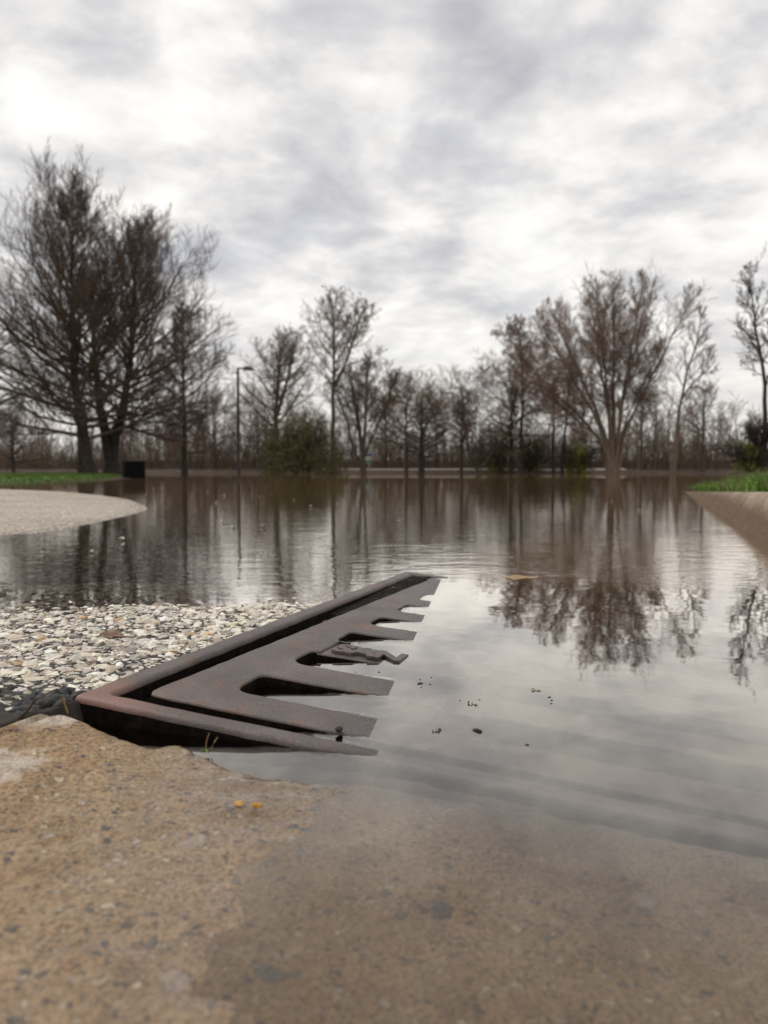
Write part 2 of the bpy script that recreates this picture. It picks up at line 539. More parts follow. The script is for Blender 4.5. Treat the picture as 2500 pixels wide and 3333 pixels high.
lit = t.ramp(n1, [(.3, (.026, .018, .012)), (.5, (.050, .036, .024)), (.7, (.09, .067, .047))])
gr = t.ramp(t.math('ADD', t.math('MULTIPLY', n1, .5), t.math('MULTIPLY', n2, .5)), [(.3, (.035, .075, .010)), (.5, (.075, .150, .020)), (.7, (.16, .17, .05))])
ga = t.n('ShaderNodeAttribute', attribute_name='green').outputs['Fac']
finish(t, t.mix(ga, lit, gr), .9, n2, .02, .2)
tag(link('ground', me, m), kind='structure')

# pale strip of path along the far shore
xs = np.linspace(-5.2, 17, 60)
rows = []
for k, off in enumerate((2.0, 2.35, 2.9)):
    yy = 54 + 3.0 * fbm(xs * .05, np.full_like(xs, 54.0) * .05, 8) + np.where(xs < -8, (-xs - 8) * -.30, 0) + off
    rows.append(np.stack([xs, yy, z_ground(xs, yy) + .02 + .02 * k], -1))
V = np.concatenate(rows)
tag(link('path', np_mesh('path', V, up_faces(V, grid_faces(3, len(xs)))), mat_plain('pale_gravel', [(.3, (.32, .28, .23)), (.7, (.46, .41, .35))], 3, .9)), kind='structure')

# ------------------------------------------------------------------ water
# ------------------------------------------------------------------ concrete apron in the foreground
def z_conc(u, v):
    return .0130 - .0161 * u - .085 * v


def uv_px(px, py, zf):
    z = .01
    for _ in range(30):
        p = at(px, py, z)
        u, v = uv_of(p.x, p.y)
        z = zf(u, v)
    return u, v


edge_px = [(-420, 2500), (-200, 2430), (0, 2392), (60, 2372), (110, 2350), (150, 2328), (180, 2319), (215, 2328), (255, 2335), (330, 2368), (440, 2410), (520, 2430), (545, 2420), (590, 2410), (615, 2418), (645, 2448),
           (700, 2465), (760, 2490), (800, 2500), (860, 2520), (930, 2528)]
ev = np.array([uv_px(px, py, z_conc) for px, py in edge_px])
ev = ev[np.argsort(ev[:, 1])]
edge_v = np.concatenate([[-3], ev[:, 1], [.185, .24, .30, .60]])
edge_u = np.concatenate([[-.10], ev[:, 0], [-.022, -.014, -.009, -.008]])


def u_edge(v):
    return np.interp(v, edge_v, edge_u) + .0022 * fbm(v * 150, v * 0 + 1.7, 31, 3)


vs = np.concatenate([np.linspace(-3, -.42, 20), np.linspace(-.40, .585, 390)])
ts = np.concatenate([np.linspace(-2.5, -.62, 10), np.linspace(-.60, -.10, 150), np.linspace(-.098, 0, 60)])
Uc = np.zeros((len(ts) + 3, len(vs)))
Vc = np.tile(vs, (len(ts) + 3, 1))
ue = u_edge(vs)
for i, tt in enumerate(ts):
    k = np.clip((tt + .35) / .35, 0, 1) ** 2
    Uc[i] = tt + k * ue
for k, du in enumerate((.0012, .0022, .004)):
    Uc[len(ts) + k] = ue + du
Zc = z_conc(Uc, Vc)
edged = ue[None, :] - Uc
Zc += .0022 * fbm(Uc * 22, Vc * 22, 41, 3) + .0012 * fbm(Uc * 110, Vc * 110, 43, 3)
Zc -= .0035 * np.exp(-np.clip(edged, 0, 1) / .005)
chip = np.exp(-(((Vc + .024) / .034) ** 2 + ((Uc + .032) / .030) ** 2))
chip = np.maximum(chip, .85 * np.exp(-(((Vc - .012) / .028) ** 2 + ((Uc + .100) / .035) ** 2)))
chip = np.maximum(chip, np.exp(-(((Vc + .07) / .04) ** 2 + ((Uc + .07) / .06) ** 2)))
Zc += .003 * chip * (1 + fbm(Uc * 60, Vc * 60, 47, 3))
for k, dz in enumerate((-.004, -.012, -.06)):
    Zc[len(ts) + k] += dz
Xc, Yc = xy(Uc, Vc)
V = np.stack([Xc, Yc, Zc], -1).reshape(-1, 3)
me = np_mesh('pavement', V, up_faces(V, grid_faces(*Uc.shape)))
set_attr(me, 'chip', chip.ravel())
drain_tone = np.clip((Uc + .125 + .05 * fbm(Uc * 14, Vc * 14, 49, 3)) / .115, 0, 1) ** 1.3 * np.clip((Vc - .10) / .09, 0, 1)  # concrete goes darker towards the drain
set_attr(me, 'drain_tone', drain_tone.ravel())
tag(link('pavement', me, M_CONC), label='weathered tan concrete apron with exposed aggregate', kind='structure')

# ------------------------------------------------------------------ road: stony asphalt, dry beside the drain and on a low rise to the left
ISLE = [tuple(at(px, py)[:2]) for px, py in ((0, 1742), (150, 1732), (300, 1704), (420, 1678), (478, 1660), (470, 1645), (420, 1626), (330, 1612), (200, 1600), (0, 1592))]
ISLE += [(-5.5, 7.2), (-9, 7.0), (-9, 1.4), (-2.0, 1.45)]
HOLE = (.004, .762, -.026, .470)


def z_road(u, v):
    x, y = xy(u, v)
    z = .0150 - .033 * u + .014 * v
    z = z - .010 * np.clip(u - .5, 0, 9) + .0035 * fbm(u * 9, v * 9, 21, 3) * np.exp(-np.clip(u - 1, 0, 9))
    z = np.maximum(z, -.14)
    z = np.where(v > -.02, np.minimum(z, .012 - .0161 * u - .06 * v), z)
    sd = poly_sd(x, y, ISLE)
    isle = np.where(sd > 0, .055 * (1 - np.exp(-sd / .9)), sd * .06)
    z = np.maximum(z, isle + .003 * fbm(x * 4, y * 4, 22, 3) * np.clip(sd * 4, 0, 1))
    # silt dropped beyond the far rim of the drain
    sl = silt_f(u, v)
    silt = -.006 - .010 * np.clip(u - .8, 0, 5) - .012 * np.clip(v - .16, 0, 1) + .0100 * fbm(u * 60, v * 42, 25, 5) + .0055 * np.exp(-((u - .79) / .035) ** 2 - ((v - .10) / .085) ** 2)
    return np.where(sl > .02, z * (1 - sl) + np.maximum(z, silt) * sl, z)


def silt_f(u, v):
    a = np.clip((u - .755) / .03, 0, 1) * np.clip((3.2 - u) / 1.6, 0, 1)
    b = np.clip((v + .06 + .10 * fbm(u * 3, v * 3, 26, 3)) / .10, 0, 1)
    return a * b


us = np.unique(np.concatenate([np.linspace(-.075, 0.0, 16), np.linspace(.004, .762, 150), np.linspace(.765, 1.3, 80), np.geomspace(1.32, 16, 110)]))
vs = np.unique(np.concatenate([-np.geomspace(16, .62, 110), np.linspace(-.60, -.026, 120), np.linspace(-.02, .47, 60), np.linspace(.48, .70, 10)]))
Ug, Vg = np.meshgrid(us, vs, indexing='ij')
Zg = z_road(Ug, Vg)
Xg, Yg = xy(Ug, Vg)
lim = u_edge(Vg)
under = Ug < lim + .012
Zg = np.where(under, Zg - .03, Zg)
front = (Ug < HOLE[0] + 1e-4) & (Vg > -.02)
Zg = np.where(front, np.minimum(Zg, -.012 * (1 - np.clip((Vg - .115) / .08, 0, 1)) + np.clip((Vg - .115) / .08, 0, 1) * (.0095 - .085 * Vg - .15 * (Ug + .02)) + .003 * fbm(Ug * 200, Vg * 200, 28, 2)), Zg)
uc, vc = .5 * (us[1:] + us[:-1]), .5 * (vs[1:] + vs[:-1])
UC, VC = np.meshgrid(uc, vc, indexing='ij')
keep = ~((UC > HOLE[0]) & (UC < HOLE[1]) & (VC > HOLE[2]) & (VC < HOLE[3]))
V = np.stack([Xg, Yg, Zg], -1).reshape(-1, 3)
me = np_mesh('road', V, up_faces(V, grid_faces(len(us), len(vs), keep)))
sdI = poly_sd(Xg, Yg, ISLE)
set_attr(me, 'pale', np.clip(.5 + sdI * 6, 0, 1).ravel())
set_attr(me, 'silt', np.maximum(silt_f(Ug, Vg), np.where(Vg > .46, 1.0, np.where((Ug < .03) & (Vg > -.02), 1.0, 0))).ravel())
set_attr(me, 'mud', np.where((Ug < .03) & (Vg > -.02), .9, 0.0).ravel())
set_attr(me, 'muck', np.where((Ug < .02) & (Vg > -.06), np.clip(1.0 - (Vg - .13) / .07, 0, 1), 0.0).ravel())
tag(link('road', me, M_ASPH), label='stony worn asphalt, part dry and part flooded', kind='structure')


# ---- crushed stones held in the asphalt
def ico(sub):
    bm = bmesh.new()
    bmesh.ops.create_icosphere(bm, subdivisions=sub, radius=1.0)
    V = np.array([v.co[:] for v in bm.verts])
    Fc = np.array([[v.index for v in f.verts] for f in bm.faces])
    bm.free()
    return V, Fc


def lumps(P, size, flat, cols, seed, sub=1, tilt=.3, sink=.25, angular=.28):
    """many irregular stones as one mesh; P (n,3) is the ground point under each"""
    r = np.random.default_rng(seed)
    B, Fi = ico(sub)
    n, k = len(P), len(B)
    pts = np.repeat(B[None], n, 0) * (1 + angular * r.normal(size=(n, k, 1)))
    q = r.uniform(-.55, .55, size=(n, 6, 3))                         # a few cleavage planes make the stones angular
    for i in range(6):
        nn_ = r.normal(size=(n, 1, 3))
        nn_ /= np.linalg.norm(nn_, axis=2, keepdims=True)
        lim_ = r.uniform(.45, .8, size=(n, 1, 1))
        dd = (pts * nn_).sum(2, keepdims=True)
        pts = pts - nn_ * np.clip(dd - lim_, 0, None)
    sc = np.stack([size * r.uniform(.8, 1.5, n), size * r.uniform(.6, 1.0, n), size * flat * r.uniform(.7, 1.2, n)], 1)
    pts = pts * sc[:, None, :]
    a = r.uniform(0, 6.283, n)
    tx, ty = r.normal(0, tilt, n), r.normal(0, tilt, n)
    x, y, z = pts[..., 0], pts[..., 1], pts[..., 2]
    z2 = z + x * tx[:, None] * .5 + y * ty[:, None] * .5
    ca, sa = np.cos(a)[:, None], np.sin(a)[:, None]
    x2, y2 = x * ca - y * sa, x * sa + y * ca
    pts = np.stack([x2, y2, z2], -1) + P[:, None, :]
    pts[..., 2] += (sc[:, 2] * (.5 - sink))[:, None]
    Fo = (Fi[None] + (np.arange(n) * k)[:, None, None]).reshape(-1, 3)
    return pts.reshape(-1, 3), Fo, np.repeat(cols, k, 0)


def stone_cols(n, r):
    pal = np.array([(.66, .62, .55), (.58, .53, .46), (.72, .69, .63), (.50, .44, .36), (.42, .38, .33), (.30, .27, .24), (.52, .36, .22), (.14, .13, .125), (.60, .54, .42)])
    pr = np.array([.25, .21, .19, .11, .09, .06, .015, .05, .025])
    c = 1.34 * pal[r.choice(len(pal), n, p=pr)]
    return np.clip(c * r.uniform(.72, 1.12, (n, 1)) * (1 + r.normal(0, .02, (n, 3))), 0, 1)


r = np.random.default_rng(11)
parts = []
for n, s0, s1, seed in ((2100, .0036, .0070, 1), (4800, .0020, .0038, 2), (5500, .0008, .0020, 3)):
    u = r.uniform(-.03, .66, n * 2)
    v = -.030 - r.uniform(0, 1, n * 2) ** 1.15 * .66
    z = z_road(u, v)
    x, y = xy(u, v)
    ok = (u > u_edge(v) + .012) & (z > -.012) & (x > -.55 * y - .03)
    ok &= ~((v > -.05) & (r.uniform(size=len(u)) < .45))
    ok &= ~((u < .035) & (v > -.12) & (r.uniform(size=len(u)) < .75))
    u, v, x, y, z = [q[ok][:n] for q in (u, v, x, y, z)]
    sz = r.uniform(s0, s1, len(u))
    parts.append(lumps(np.stack([x, y, z], 1), sz, .42, stone_cols(len(u), r), seed, 2 if s0 > .002 else 1, .22, .42))
# the dry rise on the left
n = 3500
x = r.uniform(-3.4, -.9, n * 3)
y = r.uniform(1.9, 7.0, n * 3)
ok = (poly_sd(x, y, ISLE) > -.015) & (r.uniform(size=n * 3) < (2.6 / y) ** 1.5)
x, y = x[ok][:n], y[ok][:n]
u, v = uv_of(x, y)
cols = stone_cols(len(x), r) * .85 + .06
parts.append(lumps(np.stack([x, y, z_road(u, v)], 1), r.uniform(.002, .006, len(x)), .4, cols, 9, 1, .2, .4))
off, Vs, Fs, Cs = 0, [], [], []
for a, b, c_ in parts:
    Vs.append(a); Fs.append(b + off); Cs.append(c_)
    off += len(a)
me = np_mesh('gravel', np.concatenate(Vs), np.concatenate(Fs), smooth=False)
set_attr(me, 'col', np.concatenate(Cs))
tag(link('gravel', me, M_STONE), label='pale crushed stones showing in the worn asphalt', kind='stuff')


# ------------------------------------------------------------------ cast iron drain
def rrect(u0, u1, v0, v1, rad, seg=6):
    """closed outline with rounded corners in drawing coordinates (x = v, y = u)"""
    rs = rad if isinstance(rad, (tuple, list)) else (rad,) * 4
    out = []
    for (cx, cy, a0), q in zip(((v1, u1, 0), (v0, u1, 90), (v0, u0, 180), (v1, u0, 270)), rs):
        sx, sy = (1 if cx == v1 else -1), (1 if cy == u1 else -1)
        for k in range(seg + 1):
            a = RAD(a0 + 90 * k / seg)
            out.append((cx - sx * q + q * math.cos(a), cy - sy * q + q * math.sin(a)))
    return out


def densify(pts, step=.012, jit=.0):
    """clean closed outline, counter-clockwise, long sides divided, edges slightly uneven as cast"""
    P = [np.array(q[:2], float) for q in pts]
    out = []
    for k in range(len(P)):
        a, b = P[k], P[(k + 1) % len(P)]
        L = np.linalg.norm(b - a)
        if L < 2e-5:
            continue
        for q in range(max(1, int(L / step))):
            out.append(a + (b - a) * q / max(1, int(L / step)))
    out = np.array(out)
    area = np.sum(out[:, 0] * np.roll(out[:, 1], -1) - out[:, 1] * np.roll(out[:, 0], -1))
    if area < 0:
        out = out[::-1]
    if jit:
        out = out + jit * np.stack([fbm(out[:, 0] * 70, out[:, 1] * 70, 91, 3), fbm(out[:, 0] * 70, out[:, 1] * 70, 95, 3)], 1)
    return out


def plate(outlines, half, bevel, zoff, jit=.0016, mats=None):
    """flat plate with holes; rounded upper edges; its top lies at zoff. The first outline is the outer one"""
    V, F, side = [], [], []
    tops = []
    for k, o in enumerate(outlines):
        P = densify(o, jit=jit)
        n = len(P)
        d = np.roll(P, -1, 0) - np.roll(P, 1, 0)
        nrm = np.stack([-d[:, 1], d[:, 0]], 1)
        nrm /= np.linalg.norm(nrm, axis=1, keepdims=True) + 1e-12
        if k:
            nrm = -nrm                                   # into the metal
        prof = [(0, -2 * half), (0, -bevel), (.10, -bevel * .62), (.30, -bevel * .30), (.62, -bevel * .09), (1.0, 0.0)]
        base = len(V)
        for off, z in prof:
            Q = P + nrm * off * bevel
            V += [(q[0], q[1], z + zoff) for q in Q]
        for r_ in range(len(prof) - 1):
            for a in range(n):
                b = (a + 1) % n
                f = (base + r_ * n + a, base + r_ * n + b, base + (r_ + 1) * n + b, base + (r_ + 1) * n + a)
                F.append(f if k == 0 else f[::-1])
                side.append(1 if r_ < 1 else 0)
        tops.append(list(range(base + (len(prof) - 1) * n, base + len(prof) * n)))
    from mathutils.geometry import tessellate_polygon
    flat = [i for t_ in tops for i in t_]
    for tri in tessellate_polygon([[Vector((V[i][0], V[i][1], 0)) for i in t_] for t_ in tops]):
        a, b, c_ = (Vector(V[flat[q]][:2]) for q in tri)
        f = tuple(flat[q] for q in tri)
        if (b - a).cross(c_ - a) < 0:
            f = f[::-1]
        F.append(f)
        side.append(0)
    me = bpy.data.meshes.new('plate')
    me.from_pydata(V, [], F)
    me.transform(IRON)
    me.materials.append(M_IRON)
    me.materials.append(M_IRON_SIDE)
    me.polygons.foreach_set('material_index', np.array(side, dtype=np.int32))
    me.update()
    return me


def shade(me, ang=35):
    for p in me.polygons:
        p.use_smooth = True
    try:
        me.set_sharp_from_angle(angle=RAD(ang))
    except Exception:
        pass


fr = empty('storm_drain', (*xy(.38, .22), -.03))
tag(fr, 'rusty brown cast iron drain frame sunk in the pavement, half under water', 'drain frame')
outer = rrect(HOLE[0], HOLE[1], HOLE[2], HOLE[3], (.01, .01, .006, .01))
inner = rrect(.0205, .737, -.0085, .452, .004, 3)
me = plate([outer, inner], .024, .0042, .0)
shade(me, 40)
link('rim', me, M_IRON, fr)
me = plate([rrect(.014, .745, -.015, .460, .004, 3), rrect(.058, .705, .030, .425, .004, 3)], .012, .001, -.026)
link('seat_ledge', me, M_IRON, fr)
bm = bmesh.new()
for (u0, u1, v0, v1) in ((.03, .05, .0, .46), (.72, .74, .0, .46), (.05, .72, .0, .02), (.05, .72, .44, .46)):
    pass
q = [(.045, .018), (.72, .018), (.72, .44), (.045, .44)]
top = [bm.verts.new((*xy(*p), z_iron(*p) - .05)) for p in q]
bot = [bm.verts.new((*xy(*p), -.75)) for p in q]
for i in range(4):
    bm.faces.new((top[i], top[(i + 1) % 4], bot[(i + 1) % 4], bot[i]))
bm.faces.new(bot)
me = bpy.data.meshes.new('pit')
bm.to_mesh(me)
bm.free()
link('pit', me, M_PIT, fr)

gt = empty('drain_grate', (*xy(.38, .22), 0.0))
tag(gt, 'slotted cast iron grate with comb-like teeth dipping into the water', 'drain grate')
PITCHU, U0, SW = .0918, .0735, .0475
holes = []
VA0, VA1, VB0, VB1 = .0500, .190, .216, .415
LET = (U0 + PITCHU, U0 + 2 * PITCHU + SW)                              # the lowered, lettered bar lies between slots 2 and 3
for k in range(7):
    u0 = U0 + k * PITCHU
    if k not in (1, 2):
        holes.append(rrect(u0, u0 + SW, VA0 + .0012 * k, VA1, (.012, .007, .016, .012)))
    holes.append(rrect(u0, u0 + SW, VB0, VB1, (.010, .010, .014, .012)))
u1, u2, u3, u4 = U0 + PITCHU, U0 + PITCHU + SW, U0 + 2 * PITCHU, U0 + 2 * PITCHU + SW
h = rrect(u1, u4, VA0 + .0015, VA1, (.012, .007, .016, .012))
# step the left end of this opening in where the lettered bar begins
hl = [(p[0], p[1]) for p in h if not (p[0] < .10)]
right = [p for p in h if p[0] > .10]
ring = rrect(u1, u2, VA0 + .0015, VA1, (.012, .007, .016, .012))
ring3 = rrect(u3, u4, VA0 + .0030, VA1, (.012, .007, .016, .012))
left1 = [p for p in ring if p[0] < .10]
left3 = [p for p in ring3 if p[0] < .10]
# both left ends run from the far corner to the near corner; join far slot, bar, near slot
poly = [p for p in ring3 if p[0] > .10 and p[1] > (u3 + u4) / 2] + left3 + [(.0595, u3 + .001), (.0590, u2 - .001)] + left1 + [p for p in ring if p[0] > .10 and p[1] < (u1 + u2) / 2]
holes.append(poly)
out = [(.452, .033), (.450, .732), (.030, .728), (.0245, .722), (.017, .45), (.0115, .20), (.0075, .050), (.008, .042), (.011, .0365), (.016, .035)]
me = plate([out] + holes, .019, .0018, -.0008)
shade(me, 40)
link('grate_plate', me, M_IRON, gt)
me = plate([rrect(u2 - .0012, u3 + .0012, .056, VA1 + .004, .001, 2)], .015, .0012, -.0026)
shade(me)
bar = link('lettered_bar', me, M_IRON, gt)
cu = bpy.data.curves.new('letters', 'FONT')
cu.body = 'SAN'
cu.size = .0345
cu.offset = .0008
cu.extrude = .0012
cu.bevel_depth = .0009
cu.bevel_resolution = 2
cu.space_character = .92
o = bpy.data.objects.new('letters', cu)
COL.objects.link(o)
me = bpy.data.meshes.new_from_object(o.evaluated_get(bpy.context.evaluated_depsgraph_get()))
bpy.data.objects.remove(o)
me.materials.clear()
me.transform(IRON @ Matrix.Translation((.0655, u2 + .0085, -.0014)))
shade(me)
link('lettering', me, M_IRON, bar)

# ------------------------------------------------------------------ water: one level sheet that climbs a millimetre where it wets upright iron
ys = np.concatenate([[-300, -30, -3], np.linspace(0, .34, 8), np.arange(.345, 1.26, .0028), np.linspace(1.28, 3, 40), np.geomspace(3.3, 400, 40)])
xs = np.concatenate([-np.geomspace(400, .3, 40), np.arange(-.20, .25, .0028), np.geomspace(.3, 400, 40)])
X, Y = np.meshgrid(xs, ys)
UU, VV = uv_of(X, Y)
iron = z_iron(UU, VV)
dist = np.full(X.shape, 1.0)
zone = (UU > -.03) & (UU < .78) & (VV > -.05) & (VV < .22)
zu, zv = UU[zone], VV[zone]
dz_ = np.full(zu.shape, 1.0)
for hpoly in holes + [[(p[0], p[1]) for p in inner]]:
    if min(p[0] for p in hpoly) > .2:
        continue
    P = densify(hpoly, .03)
    sd = poly_sd(zv, zu, P)
    dz_ = np.where(sd > -.001, np.minimum(dz_, np.maximum(sd, 0)), dz_)
sd = -poly_sd(zv, zu, densify(outer, .03))
dz_ = np.where(sd > -.001, np.minimum(dz_, np.maximum(sd, 0)), dz_)
sd = -poly_sd(zv, zu, densify(out, .03))
gapz = poly_sd(zv, zu, densify(inner, .03)) > 0
dz_ = np.where(gapz & (sd > -.001), np.minimum(dz_, np.maximum(sd, 0)), dz_)
dist[zone] = dz_
lift = .0009 * np.exp(-dist / .0022) * np.clip((iron - .0004) / .0025, 0, 1)
V = np.stack([X, Y, lift], -1).reshape(-1, 3)
tag(link('water', np_mesh('water', V, up_faces(V, grid_faces(len(ys), len(xs)))), M_WATER), kind='structure')

# grit lying in the gap of the frame, over a near-black sheet painting its shade
r = np.random.default_rng(5)
n = 260
u = r.uniform(.03, .73, n)
v = r.uniform(-.006, .006, n) + .010 * u
dz = np.where(u > .55, -.007, -.015) + r.normal(0, .002, n)
x, y = xy(u, v)
cc = np.array([(.05, .035, .022), (.10, .065, .03), (.02, .016, .013), (.22, .14, .06), (.06, .07, .02)])[r.choice(5, n, p=[.44, .12, .39, .04, .01])]
a, b, c_ = lumps(np.stack([x, y, z_iron(u, v) + dz], 1), r.uniform(.0012, .0036, n), .6, cc, 6, 2)
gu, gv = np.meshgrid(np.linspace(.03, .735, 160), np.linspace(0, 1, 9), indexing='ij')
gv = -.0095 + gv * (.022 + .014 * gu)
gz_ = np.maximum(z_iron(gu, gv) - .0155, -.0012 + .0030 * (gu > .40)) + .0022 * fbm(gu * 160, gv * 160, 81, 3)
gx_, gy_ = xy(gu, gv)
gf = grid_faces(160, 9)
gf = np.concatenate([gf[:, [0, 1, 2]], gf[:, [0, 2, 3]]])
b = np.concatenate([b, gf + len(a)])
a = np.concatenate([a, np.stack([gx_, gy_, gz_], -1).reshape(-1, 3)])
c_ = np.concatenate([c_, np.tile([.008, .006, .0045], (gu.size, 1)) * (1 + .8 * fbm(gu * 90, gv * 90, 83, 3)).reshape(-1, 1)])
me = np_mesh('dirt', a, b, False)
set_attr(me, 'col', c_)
tag(link('dirt', me, mat_attr('grit', .95, .2, 400, .001)), label='dark grit caught in the gap of the drain frame, with a black sheet for its shade', kind='stuff')

# black tar at the corner of the frame
bm = bmesh.new()
r = np.random.default_rng(17)
n = 150
u = r.normal(.0, .012, n)
v = -.030 - np.abs(r.normal(0, .035, n))
ue_ = u_edge(v)
u = np.maximum(np.minimum(u, .024), ue_ - .002)
sel = v > -.15
u, v = u[sel], v[sel]
x, y = xy(u, v)
z = .0085 + .004 * np.exp(-((v + .035) / .02) ** 2)
a, b, c_ = lumps(np.stack([x, y, z + 0 * x], 1), r.uniform(.003, .0085, len(u)), .75, np.tile([.02, .02, .02], (len(u), 1)), 18, 2, .5, .4, .12)
tag(link('tar_seam', np_mesh('tar_seam', a, b, True), M_TAR), 'lumpy black tar packed against the corner of the drain frame', 'tar')

# ------------------------------------------------------------------ small things near the drain
def sweep(pts, rads, sides=6):
    """one tapering tube through the points, as vertex and face arrays"""
    pts = np.asarray(pts, float)
    rads = np.asarray(rads, float)
    tg = np.gradient(pts, axis=0)
    tg /= np.linalg.norm(tg, axis=1, keepdims=True) + 1e-12
    ref = np.where(np.abs(tg[:, 2:3]) > .9, np.array([[1., 0, 0]]), np.array([[0, 0, 1.]]))
    s = np.cross(tg, ref)
    s /= np.linalg.norm(s, axis=1, keepdims=True)
    q = np.cross(s, tg)
    an = np.linspace(0, 2 * math.pi, sides, endpoint=False)
    ring = pts[:, None] + rads[:, None, None] * (np.cos(an)[None, :, None] * s[:, None] + np.sin(an)[None, :, None] * q[:, None])
    V = ring.reshape(-1, 3)
    i, j = np.meshgrid(np.arange(len(pts) - 1), np.arange(sides), indexing='ij')
    a = (i * sides + j).ravel()
    b = (i * sides + (j + 1) % sides).ravel()
    return V, np.stack([a, b, b + sides, a + sides], 1)


def leaf_mesh(L, Wd, curl, seed, nx=14, ny=8):
    s = np.linspace(0, 1, nx)
    wv = np.linspace(-1, 1, ny)
    Sg, Wg = np.meshgrid(s, wv, indexing='ij')
    r = np.random.default_rng(seed)
    half = Wd * np.sin(np.pi * Sg ** .8) ** .8 * (1 + .12 * np.sin(Sg * 23))
    x = (Sg - .5) * L
    y = Wg * half * .5
    z = curl * (Wg ** 2) * half + .12 * L * np.sin(Sg * 5.2) * (.4 + .5 * Wg) * .35 + .0006 * r.normal(size=Sg.shape)
    return np.stack([x, y, z], -1).reshape(-1, 3), grid_faces(nx, ny)


M_DEAD = mat_plain('dead_leaf', [(.3, (.10, .060, .040)), (.5, (.20, .13, .095)), (.7, (.33, .25, .20))], 120, .7, .001)
M_STRAW = mat_plain('dry_straw', [(.3, (.16, .09, .035)), (.7, (.42, .29, .13))], 90, .7, .0005)
p = at(365, 2090, .014)
lf = empty('dead_leaf', (p.x, p.y, .014))
tag(lf, 'curled brown dead leaf lying on the pale gravel', 'leaf')
V, Fc = leaf_mesh(.027, .019, .16, 3)
rot = np.array(Matrix.Rotation(RAD(-6), 3, 'Z') @ Matrix.Rotation(RAD(9), 3, 'X'))
V = V @ rot.T + np.array([p.x, p.y, .0185])
link('blade', np_mesh('blade', V, Fc), M_DEAD, lf)
V, Fc = sweep([(p.x + .013, p.y - .001, .019), (p.x + .017, p.y - .002, .0185), (p.x + .023, p.y - .0005, .0195)], [.0006, .0005, .0004])
link('stalk', np_mesh('stalk', V, Fc), M_DEAD, lf)


def stick(name, pxs, rad, mat, label, cat, sides=6):
    pts = [tuple(at(px, py, z)) for px, py, z in pxs]
    V, Fc = sweep(pts, np.linspace(rad, rad * .5, len(pts)), sides)
    return tag(link(name, np_mesh(name, V, Fc), mat), label, cat)


stick('dry_stalk', [(0, 2372, .012), (45, 2352, .014), (85, 2318, .018), (118, 2275, .024)], .0014, M_DIRT, 'dry brown stalk leaning across the tar at the broken concrete edge', 'stalk')
stick('straw_stem', [(202, 2268, .022), (212, 2296, .016), (222, 2322, .012)], .0010, M_STRAW, 'short orange straw stem stuck upright in the tar by the frame corner', 'stem')
sp = empty('seedling', tuple(at(665, 2452, .0)))
tag(sp, 'tiny green seedling with two thin stalks in the water beside the concrete', 'seedling')
for pts in ([(659, 2454, -.002), (663, 2425, .001), (672, 2398, .004)], [(678, 2452, -.002), (688, 2430, .001), (700, 2412, .003)]):
    P3 = [at(px, py, .0) for px, py, z in pts]
    base = at(pts[0][0], 2454, 0)
    P3 = [Vector((far(px, base.y), base.y, hgt(py, base.y))) for px, py, z in pts]
    V, Fc = sweep([tuple(q) for q in P3], [.0004, .00035, .0003], 5)
    link('stalk', np_mesh('stalk', V, Fc), M_STRAW, sp)
b0 = at(668, 2448, .002)
V, Fc = leaf_mesh(.005, .003, .2, 4, 8, 5)
V = V + np.array([b0.x, b0.y, .0025])
me = np_mesh('leaf', V, Fc)
link('leaf', me, mat_plain('fresh_green', [(.3, (.08, .13, .02)), (.7, (.16, .22, .04))], 200, .6, 0), sp)
# clod on the front bar, pebble-like seed on the concrete
def clod(name, px, py, z, size, col, label, cat, seed, group=None, flat=.7):
    p = at(px, py, z)
    a, b, c_ = lumps(np.array([[p.x, p.y, z]]), np.array([size]), flat, np.array([col]), seed, 3, .1, .3, .07)
    me = np_mesh(name, a, b, True)
    set_attr(me, 'col', c_)
    return tag(link(name, me, M_STONE), label, cat, group)


clod('mud_clod', 1105, 2374, z_iron(.03, .14), .0034, (.055, .038, .03), 'small brown mud clod stuck on the front tooth of the grate', 'clod', 5, flat=.5)
clod('yellow_seed', 838, 2623, .005, .0019, (.60, .33, .05), 'small orange yellow seed lying on the wet concrete', 'seed', 6)
clod('orange_chip', 778, 2615, .005, .0022, (.55, .30, .10), 'flat orange chip beside the yellow seed on the concrete', 'chip', 7, flat=.35)

# specks and scraps floating near the drain
k = 0
for px, py, s in ((1368, 2226, .0022), (1372, 2238, .0010), (1404, 2205, .0009), (1368, 2212, .0010), (1788, 2270, .0011), (1794, 2290, .0010), (1796, 2280, .0011), (1553, 2380, .0028), (1715, 2425, .0012), (1400, 2228, .0010), (1158, 2188, .0010), (1233, 2188, .0010), (1560, 2278, .0009), (1497, 2280, .0009)):
    big = {7: ('largest of the dark specks, adrift by itself right of the front teeth', None), 0: ('dark ragged speck adrift beside the third tooth of the grate', None)}.get(k)
    lab = big[0] if big else 'tiny black speck of debris afloat on the calm water by the grate'
    clod('water_speck', px, py, .0, s, (.03, .024, .02), lab, 'debris', 20 + k, None if big else 'tiny black specks afloat near the grate', .4)
    k += 1
M_SCRAP = mat_plain('bleached_straw', [(.3, (.34, .28, .20)), (.7, (.58, .52, .42))], 90, .7, 0)
